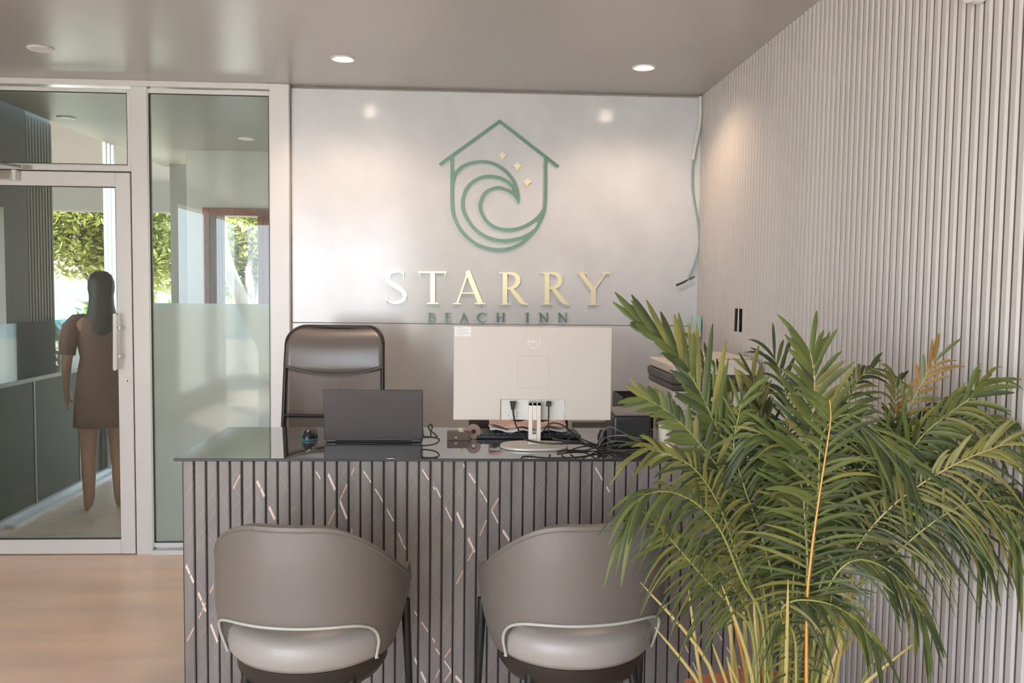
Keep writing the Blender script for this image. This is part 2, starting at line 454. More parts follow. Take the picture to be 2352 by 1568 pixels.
# ------------------------------------------------------------------ room behind the glass
def box_struct(name, x0, x1, y0, y1, z0, z1, m, label):
    b = MB(); b.box(x0, x1, y0, y1, z0, z1, m); return struct(b.build(name), label)
XS = -2.77
wx = onY(429, 500, YB).x; dxa = onY(466, 500, YB).x; ddz = onY(540, 478, YB).z
b = MB(); pl2 = mat('plaster_greenish', (.44, .45, .40), .7)
b.box(wx, dxa, YB, YB+.14, 0, ZC, pl2); b.box(dxa, -.8, YB, YB+.14, ddz, ZC, pl2)
b.box(-1.4, -.8, YB, YB+.14, 0, ddz, pl2)
struct(b.build('wall_far'), 'white wall with a wooden doorway, behind the glass')
box_struct('wall_side', -.86, -.8, 4.87, YB, 0, ZC, plaster_m, 'side wall of the room behind the glass')
wood_m = mat('red_brown_wood', (.20, .062, .035), .35, noise=(20, .3, (4, 4, .5)))
cx0 = onY(391, 500, 8.0).x
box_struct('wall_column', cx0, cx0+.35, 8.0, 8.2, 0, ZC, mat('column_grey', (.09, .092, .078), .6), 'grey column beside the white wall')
# wooden door: lining plus an open panelled leaf
d2 = empty_struct('door_2', 'red-brown wooden door frame seen through the glass')
tx = onY(500, 500, YB).x; dxb = -1.42
b = MB()
b.box(dxa, dxa+.055, YB-.02, YB+.16, 0, ddz, wood_m); b.box(dxb-.05, dxb, YB-.02, YB+.16, 0, ddz, wood_m)
b.box(dxa+.055, dxb-.05, YB-.02, YB+.16, ddz-.06, ddz, wood_m)
b.build('door_frame', d2, bevel=.004)
lf = onY(592, 600, YB+.1).x
b = MB(); b.box(lf, lf+.045, YB+.1, YB+.16, .02, ddz-.06, wood_m); b.box(lf+.045, lf+.19, YB+.10, YB+.14, .02, ddz-.06, wood_m)
for (za, zb) in ((1.55, 1.95), (.95, 1.45), (.2, .85)):
    b.box(lf+.07, lf+.17, YB+.085, YB+.10, za, zb, wood_m)
b.build('door_leaf', d2, bevel=.006)
cur = mat('curtain_beige', (.42, .40, .36), .8)
b = MB()
cx = onY(482, 600, YB-.03).x
for i in range(9):
    b.tube([(cx+i*.012, YB+.03+.012*(i % 2), .02), (cx+i*.012, YB+.03+.012*(i % 2), ddz-.06)], .009, cur, 6)
tag(b.build('curtain', smooth=True), 'narrow beige curtain hanging inside the wooden doorway', 'curtain')
# low screen along the left, with aluminium track, dark green panel, frosted glass strip, columns
grn = mat('dark_green_panel', (.034, .060, .032), .5, spec=.2)
scr_gl = glass_mat('screen_film', (.75, .78, .76), refl=.03, haze=.80, haze_col=(.24, .27, .27), transluc=.45, fres=False)
sc = empty_struct('wall_screen', 'low dark green screen with frosted strip, behind the glass door')
b = MB(); b.box(XS-.05, XS+.03, 4.86, 9.0, 0, .045, white_alu); b.box(XS+.03, XS+.09, 5.3, 9.0, 0, .02, white_alu); b.build('floor_track', sc)
b = MB(); b.box(XS-.02, XS, 4.86, 9.0, .045, .84, grn); b.build('green_panel', sc)
b = MB(); b.box(XS-.03, XS+.02, 4.86, 9.0, .84, .865, mat('cap_grey', (.33, .34, .30), .4))
for y in (5.25, 5.75, 6.4, 7.1): b.box(XS, XS+.004, y-.008, y+.008, .045, .84, mat('cap_grey', (.33, .34, .30), .4))
b.build('cap_rail', sc)
b = MB(); zg = onX(150, 733, XS+.01).z
b.add([(XS+.01, 4.86, .865), (XS+.01, 9.0, .865), (XS+.01, 9.0, zg), (XS+.01, 4.86, zg)], [(0, 1, 2, 3)], scr_gl); b.build('frosted_strip', sc)
ca = onX(76, 600, XS).y; cb_ = onX(136, 600, XS).y; cc = onX(23, 600, XS).y
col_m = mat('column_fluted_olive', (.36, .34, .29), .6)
n = max(4, int((cb_-ca)/.04))
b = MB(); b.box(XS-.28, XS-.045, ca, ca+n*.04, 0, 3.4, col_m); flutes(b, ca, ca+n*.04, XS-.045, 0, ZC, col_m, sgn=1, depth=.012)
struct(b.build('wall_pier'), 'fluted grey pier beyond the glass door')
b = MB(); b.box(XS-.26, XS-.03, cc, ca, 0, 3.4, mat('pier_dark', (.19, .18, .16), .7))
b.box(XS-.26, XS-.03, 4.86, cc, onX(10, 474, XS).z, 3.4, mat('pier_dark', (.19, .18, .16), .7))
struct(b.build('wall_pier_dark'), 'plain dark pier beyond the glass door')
# white uprights added in place of mullions mirrored in the door glass
b = MB()
for i, px in enumerate((247, 256, 265)):
    y = onX(px, 600, XS+.05).y
    b.box(XS+.03, XS+.055, y-.012, y+.012, .045, ZC, white_alu)
struct(b.build('trim_2'), 'white uprights standing in for mullions reflected in the door glass')
# veranda beyond the screen
zb = onY(365, 420, 9.0).z; zo = onY(365, 487, 9.0).z
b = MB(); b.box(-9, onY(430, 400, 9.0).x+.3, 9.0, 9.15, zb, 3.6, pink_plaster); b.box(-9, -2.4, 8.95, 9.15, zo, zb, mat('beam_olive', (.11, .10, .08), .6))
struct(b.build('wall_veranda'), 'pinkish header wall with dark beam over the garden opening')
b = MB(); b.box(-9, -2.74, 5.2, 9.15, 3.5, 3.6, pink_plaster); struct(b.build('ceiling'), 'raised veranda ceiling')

# ------------------------------------------------------------------ outdoors
sand = mat('sand', (.62, .54, .42), .9, noise=(3, .1, (1, 1, 1)))
b = MB(); b.box(-60, 40, -60, 26, -.35, -.14, sand); struct(b.build('ground'), 'pale sand outside')
sea_m = mat('turquoise_sea', (.10, .29, .31), .7, spec=.1, noise=(.5, .25, (.2, 1, 1)))
b = MB(); b.box(-500, 500, 26, 900, -1.2, -1.0, sea_m); o = b.build('sea'); struct(o, 'turquoise sea')
lf_a = leaf_mat('tree_leaf', (.36, .40, .14), .4, .5)
lf_b = leaf_mat('bush_leaf', (.13, .19, .06), .35, .4)
bark = mat('bark', (.20, .165, .125), .85, noise=(12, .3, (1, 1, .3)))
def leaves(blobs, n, size, m, seed):
    R = random.Random(seed); b = MB(); vs = []; fs = []
    tot = sum(x[3] for x in blobs)
    for (c, rx, rz, wgt) in blobs:
        for i in range(int(n*wgt/tot)):
            while True:
                p = Vector((R.uniform(-1, 1), R.uniform(-1, 1), R.uniform(-1, 1)))
                if .25 < p.length < 1: break
            p = Vector((p.x*rx, p.y*rx, p.z*rz))+Vector(c)
            d = Vector((R.uniform(-1, 1), R.uniform(-1, 1), R.uniform(-.8, .5))).normalized()
            nn = Vector((R.uniform(-.6, .6), R.uniform(-.6, .6), 1)).normalized()
            sd = d.cross(nn).normalized(); L = size*R.uniform(.7, 1.3)
            o = len(vs)
            vs += [p, p+d*L*.45+sd*L*.2, p+d*L*.8+sd*L*.16, p+d*L, p+d*L*.8-sd*L*.16, p+d*L*.45-sd*L*.2]
            fs += [(o, o+1, o+2, o+3), (o, o+3, o+4, o+5)]
    b.add(vs, fs, m)
    return b
def tree(name, label, base, top, blobs, n, size, m, seed, r=.09, cat='tree'):
    root = thing(name, label, cat, base)
    b = MB(); B = Vector(base); T = Vector(top)
    pts = [B+(T-B)*t+Vector((.10*math.sin(t*6), .05*math.cos(t*5), 0)) for t in [i/8 for i in range(9)]]
    b.tube(pts, [r*(1-.5*i/8) for i in range(9)], bark, 8)
    for (c, rx, rz, w) in blobs:
        c = Vector(c); mid = pts[5]*.5+c*.5+Vector((0, 0, -.1))
        b.tube([pts[4], mid, c], [r*.5, r*.3, r*.12], bark, 6)
    o = b.build('trunk', root, smooth=True); o.location = -Vector(base)
    o = leaves(blobs, n, size, m, seed).build('foliage', root); o.location = -Vector(base)
    return root
G = -.14
def OX(px, Y): return onY(px, 600, Y).x
def OZ(py, px, Y): return onY(px, py, Y).z
Y1 = 13.0
tree('garden_tree', 'leafy green tree overhanging the beach, seen through the glass door', (OX(300, Y1), Y1, G), (OX(270, Y1), Y1, OZ(600, 270, Y1)),
     [((OX(190, Y1), Y1, OZ(530, 190, Y1)), .75, .7, 3), ((OX(290, Y1), Y1+.3, OZ(560, 290, Y1)), .8, .62, 3), ((OX(370, Y1), Y1, OZ(560, 370, Y1)), .6, .7, 2), ((OX(240, Y1), Y1-.3, OZ(450, 240, Y1)), 1.3, .5, 3), ((OX(110, Y1), Y1, OZ(500, 110, Y1)), .5, .6, 1)],
     16000, .115, lf_a, 3)
Y2 = 11.5
tree('garden_bush', 'low dark bush in front of the sea, seen through the glass door', (OX(210, Y2), Y2, G), (OX(210, Y2), Y2, .7),
     [((OX(165, Y2), Y2, .55), .35, .5, 1), ((OX(225, Y2), Y2, .75), .35, .55, 1), ((OX(355, Y2), Y2, .75), .4, .55, 1)], 1500, .15, lf_b, 5, r=.03, cat='bush')
Y3 = 10.6
tree('garden_tree', 'tree with a leaning trunk framed by the wooden doorway', (OX(640, Y3), Y3, G), (OX(510, Y3), Y3, OZ(490, 510, Y3)),
     [((OX(570, Y3), Y3+.5, OZ(530, 570, Y3)), .45, .5, 2), ((OX(510, Y3), Y3+.6, OZ(600, 510, Y3)), .35, .5, 2), ((OX(590, Y3), Y3+1, OZ(600, 590, Y3)), .5, .5, 2), ((OX(540, Y3), Y3+1.2, OZ(480, 540, Y3)), .8, .3, 2)],
     9000, .10, lf_a, 8, r=.13)
# parasol far outside
Yp = 14.0
pr_ = thing('beach_umbrella', 'beach parasol with teal top at the far left edge', 'umbrella', (OX(-20, Yp), Yp, G))
zt_ = OZ(566, 10, Yp)-G
b = MB(); b.tube([(0, 0, 0), (0, 0, zt_)], .02, bark, 8); b.build('pole', pr_)
b = MB(); b.lathe([(.01, zt_), (.45, zt_-.17)], (0, 0, 0), mat('teal_canvas', (.06, .28, .27), .7), 10)
b.lathe([(.45, zt_-.17), (.95, zt_-.38), (.93, zt_-.40)], (0, 0, 0), mat('pink_canvas', (.75, .55, .45), .7), 10)
b.build('canopy', pr_)
tree('garden_bush', 'yellow-green bush below the parasol at the left edge', (OX(5, 12.5), 12.5, G), (OX(5, 12.5), 12.5, 1.2),
     [((OX(5, 12.5), 12.5, 1.1), .45, .8, 1)], 900, .15, lf_a, 15, r=.04, cat='bush')
# trees opposite the entrance behind the camera (seen only as soft reflections)
lfc = leaf_mat('street_leaf', (.22, .27, .08), .3, .4)
tree('street_tree', 'leafy tree outside behind the camera', (.4, -8.5, G), (.3, -8.5, 2.4),
     [((.3, -8.5, 2.2), 1.5, 1.3, 3), ((-.6, -9, 1.0), .9, .9, 2), ((1.6, -8.5, 1.4), 1.2, 1.3, 2)], 3500, .3, lfc, 21, r=.12)

# ------------------------------------------------------------------ person behind the glass door
skin = mat('skin', (.40, .22, .14), .5)
hair_m = mat('dark_hair', (.018, .013, .010), .45, bump=(80, .3, (6, 6, .4)))
dress_m = mat('brown_dress', (.17, .085, .055), .75, bump=(12, .4, (4, 4, .6)))
Yq = 5.72
px_ = onY(212, 800, Yq).x
person = thing('person', 'person with long dark hair in a brown dress standing behind the glass door', 'person', (px_+.06, Yq, 0), math.radians(205))
def skinned(name, verts, edges, radii, m, parent, sub=2):
    me = bpy.data.meshes.new(name); me.from_pydata(verts, edges, []); me.materials.append(m)
    o = bpy.data.objects.new(name, me); COL.objects.link(o); o.parent = parent
    md = o.modifiers.new('skin', 'SKIN'); md.use_smooth_shade = True
    for i, r in enumerate(radii): me.skin_vertices[0].data[i].radius = (r, r) if not isinstance(r, tuple) else r
    for d in me.skin_vertices[0].data: d.use_root = False
    me.skin_vertices[0].data[0].use_root = True
    md = o.modifiers.new('sub', 'SUBSURF'); md.levels = sub; md.render_levels = sub
    return o
V = []; E_ = []; R_ = []
def jv(p, r, parent=None):
    V.append(p); R_.append(r)
    if parent is not None: E_.append((parent, len(V)-1))
    return len(V)-1
pel = jv((0, 0, .82), (.135, .10)); wa = jv((0, 0, .98), (.115, .085), pel); ch = jv((0, .01, 1.14), (.14, .095), wa)
nk = jv((0, 0, 1.28), (.06, .055), ch); n2 = jv((0, -.01, 1.345), (.045, .047), nk); h1_ = jv((0, -.015, 1.40), (.06, .07), n2)
h2_ = jv((0, -.01, 1.455), (.072, .085), h1_); h3_ = jv((0, 0, 1.51), (.055, .065), h2_); ns = jv((0, -.098, 1.435), (.011, .012), h2_)
for s in (-1, 1):
    sh = jv((s*.165, .01, 1.225), (.05, .05), ch); el = jv((s*.205, .02, .98), (.035, .035), sh)
    wr = jv((s*.205, -.09, .79), (.022, .022), el); hd_ = jv((s*.20, -.115, .735), (.030, .016), wr)
    for k in range(4): 
        f1 = jv((s*.20+(k-1.5)*.003, -.135+k*.013, .69-.005*(k in (1, 2))), (.008, .008), hd_); f2 = jv((s*.195, -.130+k*.012, .655-.006*(k in (1, 2))), (.006, .006), f1)
    th = jv((s*.18, -.145, .725), (.009, .009), hd_); jv((s*.17, -.16, .695), (.007, .007), th)
    hp = jv((s*.085, 0, .74), (.085, .09), pel); kn = jv((s*.085, -.01, .43), (.05, .055), hp)
    an = jv((s*.09, .015, .08), (.033, .036), kn); ft = jv((s*.095, -.05, .035), (.036, .028), an); jv((s*.10, -.13, .028), (.030, .018), ft)
skinned('body', V, E_, R_, skin, person)
b = MB(); b.lathe([(.07, 1.285), (.115, 1.262), (.150, 1.22), (.150, 1.12), (.128, 1.0), (.150, .88), (.165, .74), (.172, .62), (.175, .555), (.165, .553)], (0, 0, 0), dress_m, 28, sx=1, sy=.74)
for s in (-1, 1): b.tube([(s*.09, 0, 1.235), (s*.14, .005, 1.225), (s*.172, .01, 1.19), (s*.19, .015, 1.10), (s*.20, .02, 1.02)], [.045, .055, .058, .052, .048], dress_m, 16)
b.build('dress', person, smooth=True, angle=80)
b = MB(); b.lathe([(.005, 1.552), (.035, 1.547), (.062, 1.525), (.078, 1.485), (.080, 1.44), (.072, 1.39), (.076, 1.33), (.092, 1.26), (.096, 1.18), (.075, 1.10), (.035, 1.05), (.004, 1.04)], (0, .038, 0), hair_m, 28, sx=1, sy=.85)
b.build('hair', person, smooth=True, angle=180)

# ------------------------------------------------------------------ logo and letters on the wall
LS = 600/1742.0
def LP(x, y): 
    p = onY(820+x*LS, 240+y*LS, YW); return (p.x, p.z)
YL0, YL1 = YW-.010, YW-.001
wl = .0172
def smooth_pts(pts, k=5):
    P_ = [Vector(p) for p in pts]; out = []
    for i in range(len(P_)-1):
        p0 = P_[max(i-1, 0)]; p1 = P_[i]; p2 = P_[i+1]; p3 = P_[min(i+2, len(P_)-1)]
        for j in range(k):
            t = j/k
            out.append(.5*((2*p1)+(-p0+p2)*t+(2*p0-5*p1+4*p2-p3)*t*t+(-p0+3*p1-3*p2+p3)*t**3))
    out.append(P_[-1]); return [tuple(p) for p in out]
b = MB()
b.strip([LP(551, 403), LP(950, 115), LP(1342, 417)], wl, YL0, YL1, green_sign)
out_pts = [(633, 352), (633, 520), (633, 660), (645, 745), (680, 820), (730, 880), (795, 930), (870, 958), (945, 968), (1020, 958), (1090, 928), (1150, 880), (1200, 820), (1235, 750), (1252, 680), (1256, 560), (1257, 358)]
b.strip([LP(*p) for p in smooth_pts(out_pts)], wl, YL0, YL1, green_sign)
w1 = [(640, 520), (650, 470), (690, 425), (740, 398), (800, 385), (860, 385), (920, 400), (975, 433), (1020, 478), (1050, 525), (1068, 575), (1078, 620), (1079, 664)]
p1 = smooth_pts(w1); ws1 = [wl*(1 if i < len(p1)*.8 else max(.12, 1-(i-len(p1)*.8)/(len(p1)*.2)*.9)) for i in range(len(p1))]
b.strip([LP(*p) for p in p1], ws1, YL0, YL1, green_sign)
w2 = [(1062, 590), (1040, 552), (1000, 515), (950, 490), (890, 480), (830, 487), (775, 515), (735, 555), (712, 605), (703, 655), (710, 710), (735, 765), (775, 820), (830, 865), (890, 893), (960, 907), (1030, 903), (1095, 888), (1150, 862), (1190, 835)]
b.strip([LP(*p) for p in smooth_pts(w2)], wl, YL0, YL1, green_sign)
w3 = [(1077, 660), (1055, 620), (1030, 590), (990, 567), (945, 555), (895, 565), (855, 590), (830, 630), (820, 675), (828, 720), (852, 765), (890, 802), (940, 826), (1000, 835), (1060, 830), (1120, 810), (1175, 778), (1215, 742), (1245, 700)]
p3 = smooth_pts(w3); ws3 = [wl*(min(1, .15+i/14.)) for i in range(len(p3))]
b.strip([LP(*p) for p in p3], ws3, YL0, YL1, green_sign)
b.prism([LP(1046, 540), LP(1070, 560), LP(1084, 610), LP(1079, 665), LP(1045, 603), LP(1030, 570)], YL0, YL1, green_sign)
b.prism([LP(1200, 752), LP(1245, 690), LP(1262, 700), LP(1240, 765), LP(1180, 850), LP(1150, 868), LP(1205, 800)], YL0, YL1, green_sign)
tag(b.build('wall_logo'), 'green metal house outline with curling wave inside, on the wall above the lettering', 'logo')
for (x, y, s, lab) in ((970, 341, 33, 'highest of the three gold stars inside the house emblem'), (1067, 411, 36, 'middle gold star inside the house emblem'), (1134, 517, 35, 'lowest of the three gold stars inside the house emblem')):
    pts = []
    for k in range(32):
        a = 2*PI*k/32; rr = s/(abs(math.cos(a))**.66+abs(math.sin(a))**.66)**(1/.66)
        pts.append(LP(x+rr*math.cos(a), y+rr*1.03*math.sin(a)))
    b = MB(); b.prism(pts, YL0, YL1, gold_star)
    tag(b.build('wall_star'), lab, 'star', 'gold stars on the wall emblem')

def glyph(ch):
    """strokes (pts, widths) in a unit cap-height box"""
    S = []
    def st(p, w): S.append((p, w))
    if ch == 'T':
        st([(.02, .965), (.83, .965)], .055); st([(.43, .97), (.43, .01)], .145); st([(.26, .015), (.60, .015)], .035)
        st([(.02, .99), (.055, .83)], [.05, .01]); st([(.83, .99), (.795, .83)], [.05, .01])
    elif ch == 'A':
        st([(.12, 0), (.46, .97)], .055); st([(.44, 1.0), (.84, 0)], .15); st([(.22, .33), (.66, .33)], .035)
        st([(0, .015), (.24, .015)], .035); st([(.66, .015), (.98, .015)], .035)
    elif ch == 'R':
        st([(.17, .99), (.17, .01)], .145); st([(.02, .015), (.34, .015)], .035); st([(.0, .98), (.17, .98)], .035)
        st(smooth_pts([(.17, .965), (.36, .965), (.50, .90), (.56, .76), (.50, .60), (.36, .52), (.24, .50)]), [.045+.11*math.sin(PI*min(1, i/30.))**1.5 for i in range(31)])
        st(smooth_pts([(.34, .52), (.52, .28), (.68, .08), (.86, .0)]), [.10+.05*math.sin(PI*i/15.) if i < 11 else .10-.022*(i-11) for i in range(16)])
    elif ch == 'Y':
        st([(.10, .985), (.47, .44)], .145); st([(.80, .985), (.47, .46)], .05); st([(.455, .48), (.455, .01)], .15)
        st([(.30, .015), (.62, .015)], .035); st([(0, .985), (.28, .985)], .035); st([(.68, .985), (.92, .985)], .035)
    elif ch == 'S':
        c = [(.50, .76), (.50, .90), (.40, .965), (.28, .97), (.14, .92), (.08, .78), (.13, .65), (.30, .52), (.46, .40), (.54, .26), (.49, .10), (.34, .03), (.20, .03), (.07, .10), (.03, .24)]
        p = smooth_pts(c); n_ = len(p)
        st(p, [.03+.115*math.sin(PI*i/(n_-1))**1.6 for i in range(n_)])
        st([(.51, .97), (.505, .76)], [.035, .02]); st([(.01, .0), (.035, .24)], [.03, .02])
    elif ch == 'B':
        st([(.14, .99), (.14, .01)], .15); st([(0, .98), (.14, .98)], .04); st([(0, .02), (.14, .02)], .04)
        st(smooth_pts([(.14, .965), (.32, .96), (.44, .87), (.44, .68), (.32, .55), (.18, .53)]), [.05+.09*math.sin(PI*i/25.) for i in range(26)])
        st(smooth_pts([(.18, .53), (.36, .51), (.52, .40), (.53, .18), (.38, .04), (.14, .03)]), [.05+.10*math.sin(PI*i/25.) for i in range(26)])
    elif ch == 'E':
        st([(.15, .99), (.15, .01)], .15); st([(0, .97), (.60, .97)], .05); st([(0, .03), (.62, .03)], .05); st([(.15, .52), (.50, .52)], .045)
        st([(.58, .98), (.585, .80)], .035); st([(.60, .02), (.61, .20)], .035); st([(.49, .62), (.49, .42)], .03)
    elif ch == 'C':
        p = smooth_pts([(.80, .80), (.66, .93), (.48, .97), (.24, .90), (.09, .70), (.07, .46), (.16, .20), (.36, .05), (.56, .03), (.72, .09), (.82, .22)])
        n_ = len(p); st(p, [.04+.12*math.sin(PI*i/(n_-1))**1.5 for i in range(n_)]); st([(.80, .97), (.80, .76)], .03)
    elif ch == 'H':
        for x in (.15, .72): st([(x, .99), (x, .01)], .15); st([(x-.14, .98), (x+.14, .98)], .035); st([(x-.14, .02), (x+.14, .02)], .035)
        st([(.15, .52), (.72, .52)], .05)
    elif ch == 'I':
        st([(.15, .99), (.15, .01)], .15); st([(0, .98), (.30, .98)], .035); st([(0, .02), (.30, .02)], .035)
    elif ch == 'N':
        st([(.14, .97), (.14, .01)], .05); st([(.10, .985), (.80, .02)], .15); st([(.78, .99), (.78, .01)], .05)
        st([(0, .985), (.16, .985)], .035); st([(.04, .015), (.26, .015)], .035); st([(.66, .985), (.90, .985)], .035)
    return S
def letter(ch, x0, x1, y0, y1, m, name, label, group):
    S = glyph(ch)
    xs = [p[0] for s in S for p in s[0]]; gw = max(xs)
    b = MB()
    for pts, ws in S:
        P_ = [LP(x0+(x1-x0)*p[0]/gw, y1+(y0-y1)*p[1]) for p in pts]
        a = LP(0, 0); c = LP(0, 100); capw = abs(a[1]-c[1])/100*abs(y1-y0)
        if isinstance(ws, list): W_ = [w*capw for w in ws][:len(P_)]; W_ += [W_[-1]]*(len(P_)-len(W_))
        else: W_ = ws*capw
        b.strip(P_, W_, YL0-.002, YL1, m)
    tag(b.build(name), label, 'letter', group)
gd = 'gold letters of the hotel name'
for ch, a, c, y0, y1, lab in (('S', 190, 320, 1106, 1325, 'large gold letter S at the start of the name'), ('T', 410, 594, 1110, 1328, 'large gold letter T beside the gold S'),
        ('A', 640, 856, 1108, 1330, 'large gold letter A in the middle of the name'), ('R', 948, 1140, 1118, 1334, 'large gold letter R right after the gold A'),
        ('R', 1228, 1420, 1118, 1334, 'large gold letter R next to the gold Y'), ('Y', 1468, 1685, 1122, 1336, 'large gold letter Y ending the name')):
    letter(ch, a, c, y0, y1, gold_sign, 'wall_letter', lab, gd)
gg = 'small green letters of the second line'
for ch, a, c, lab in (('B', 470, 520, 'small green letter B starting the lower line'), ('E', 583, 628, 'small green letter E between B and A'), ('A', 682, 745, 'small green letter A under the gold A'),
        ('C', 798, 862, 'small green letter C after the small A'), ('H', 925, 985, 'small green letter H ending the first small word'), ('I', 1122, 1146, 'small green letter I starting the last small word'),
        ('N', 1212, 1275, 'small green letter N in the middle of the last small word'), ('N', 1338, 1402, 'small green letter N ending the lower line')):
    letter(ch, a, c, 1388, 1450, green_dark, 'wall_letter', lab, gg)

# ------------------------------------------------------------------ ceiling lights
ring_m = mat('light_ring', (.80, .78, .75), .35)
lamp_w = mat('lamp_glow', (1, .9, .8), .4, emit=((1, .82, .66), 14))
lamp_c = mat('lamp_off', (.75, .74, .72), .4)
def downlight(px, py, label, on=True, z=ZC, power=8):
    p = onZ(px, py, z); t = thing('ceiling_downlight', label, 'ceiling light', (p.x, p.y, z), group='recessed round downlights')
    b = MB(); b.lathe([(.058, 0), (.058, -.004), (.052, -.007), (.041, -.004), (.037, .0)], (0, 0, 0), ring_m, 32); b.build('light_ring', t, smooth=True)
    b = MB(); b.lathe([(.0, -.0045), (.036, -.0045), (.036, -.002)], (0, 0, 0), lamp_w if on else lamp_c, 24); b.build('light_lens', t)
    if on:
        l = bpy.data.lights.new('downlight_beam', 'SPOT'); l.energy = power; l.color = (1, .70, .49); l.spot_size = math.radians(150); l.spot_blend = .6; l.shadow_soft_size = .035
        lo = bpy.data.objects.new('downlight_beam', l); COL.objects.link(lo); lo.parent = t; lo.location = (0, 0, -.02)
    return t
downlight(93, 111, 'unlit round downlight above the glass door', False)
downlight(788, 134, 'glowing warm round downlight above the office chair')
downlight(1479, 154, 'glowing warm round downlight nearest the fluted wall')
downlight(152, 270, 'small dark downlight behind the transom, nearer the top left', False)
downlight(566, 318, 'small downlight in the room behind the side light', False)

# ------------------------------------------------------------------ corner cable, bracket, box
p = [onY(x, y, YW-.02) for x, y in ((1609, 222), (1609, 262), (1606, 292), (1600, 322), (1594, 348), (1592, 367))]
cb = thing('hanging_cable', 'loose teal cable in pale conduit hanging down the room corner', 'cable', (p[0].x, YW-.02, p[-1].z))
def local(pts, o): return [Vector(q)-Vector(o) for q in pts]
org = (p[0].x, YW-.02, p[-1].z)
b = MB(); b.tube(local(p, org), .011, mat('conduit_white', (.66, .66, .63), .5), 10); b.build('conduit', cb, smooth=True)
q = [onY(x, y, YW-.018) for x, y in ((1592, 365), (1590, 380), (1589, 410), (1590, 440), (1595, 470), (1601, 500), (1605, 530), (1606, 558), (1603, 580), (1594, 610), (1585, 630), (1580, 642))]
b = MB(); b.tube(local(q, org), .005, mat('teal_cable', (.30, .42, .42), .5), 8); b.build('cord', cb, smooth=True)
q = [onY(x, y, YW-.018) for x, y in ((1596, 635), (1580, 642), (1572, 647), (1553, 655))]
b = MB(); b.tube(local(q, org), [.003, .004, .006, .006], mat('connector_brown', (.06, .04, .035), .5), 8); b.build('connector', cb, smooth=True)
s0 = onY(1578, 758, YW); s1 = onY(1606, 772, YW)
b = MB(); b.box(s0.x, XR-.010, YW-.13, YW-.002, s1.z, s1.z+.030, white_plastic); o = b.build('wall_bracket', bevel=.003)
tag(o, 'small white bracket shelf in the room corner', 'shelf')
b = MB(); b.box(XR-.052, XR-.012, YW-.125, YW-.065, s1.z+.0305, s1.z+.115, mat('pale_cyan_card', (.42, .70, .72), .5))
b.box(XR-.0525, XR-.040, YW-.126, YW-.1, s1.z+.0306, s1.z+.112, white_plastic)
tag(b.build('small_box', bevel=.002), 'pale blue small box on the corner bracket shelf', 'box')
# round fitting high on the fluted wall, cut by the frame
q = onX(2236, 2, XR-.03)
b = MB(); b.lathe([(.0, -.05), (.035, -.048), (.055, -.03), (.058, 0)], (XR-.009, q.y, q.z+.052), white_alu, 28, 'x')
tag(b.build('wall_fitting', smooth=True), 'white round fitting high on the fluted wall at the top edge', 'wall fitting')

# ------------------------------------------------------------------ reception counter
YF = 2.975; HC = .885
cxl = onZ(399, 1052, HC).x; cyb = onZ(516, 980, HC).y
cfx = onY(418, 1200, YF).x
cnt = thing('reception_counter', 'long reception counter clad in fluted dark marble with black glass top', 'counter', (cfx, YF, 0))
O = Vector((cfx, YF, 0))
b = MB(); b.box(cxl, XR-.018, YF-.012, cyb, HC-.010, HC, black_glass)
k_ = b.mid(black_plastic); b.mi[2] = k_; b.mi[4] = k_; b.mi[0] = k_
b.build('counter_top', cnt, loc=O, bevel=.0015).location = Vector((0, 0, 0))
b = MB()
n = int((XR-.018-cfx)/P); x1 = cfx+n*P
flutes(b, cfx, x1, YF+.009, 0.0, HC-.010, counter_clad, sgn=-1, depth=.009, ridge=.0362, axis='y', mg=groove_m)
def C7(x, y): q = onY(1000+x/2.97, 1040+y/2.97, YF); return (q.x, q.z)
def C6(x, y): q = onY(400+x/2.97, 1040+y/2.97, YF); return (q.x, q.z)
def segs(c, pts): return [(c(*pts[i]), c(*pts[i+1])) for i in range(len(pts)-1)]
thick = segs(C6, [(490, 50), (590, 240), (690, 460)])+segs(C6, [(1010, 50), (1120, 300), (1215, 540)])+segs(C6, [(40, 670), (110, 830), (190, 1010), (300, 1300)])+segs(C7, [(140, 390), (215, 560), (290, 720)])+segs(C7, [(430, 480), (520, 620)])+segs(C6, [(1640, 1400), (1720, 1568)])+segs(C7, [(1560, 1030), (1635, 1180)])+segs(C7, [(100, 1480), (180, 1568)])
medium = segs(C6, [(1250, 60), (1330, 180), (1400, 290), (1500, 470), (1560, 620), (1610, 710)])+segs(C6, [(1640, 30), (1780, 250)])+segs(C7, [(0, 230), (140, 520)])+segs(C7, [(190, 80), (330, 290), (440, 500)])+segs(C7, [(1060, 45), (1120, 150), (1190, 270)])+segs(C7, [(0, 1330), (120, 1500)])+segs(C7, [(1700, 1300), (1810, 1550)])+segs(C7, [(1920, 1220), (2080, 1470)])+segs(C6, [(930, 60), (1000, 180)])+segs(C7, [(730, 45), (770, 90)])+segs(C7, [(820, 450), (860, 510)])+segs(C6, [(1640, 1080), (1780, 1290)])
peach = segs(C6, [(500, 50), (380, 290)])+segs(C6, [(1230, 100), (1150, 280), (1045, 500)])+segs(C6, [(270, 900), (190, 1080), (75, 1310)])+segs(C7, [(440, 290), (360, 430), (270, 640), (140, 900)])+segs(C7, [(135, 1290), (60, 1400), (0, 1540)])+segs(C7, [(60, 1560), (110, 1480)])
yv = YF-.0006
vein_lines(b, thick, cfx, x1, yv, .0085, vein_white, start=cfx, ridge=.031)
vein_lines(b, medium, cfx, x1, yv-.0002, .0045, vein_white, start=cfx, ridge=.031)
vein_lines(b, peach, cfx, x1, yv-.0004, .0048, vein_peach, start=cfx, ridge=.031)
fl = []
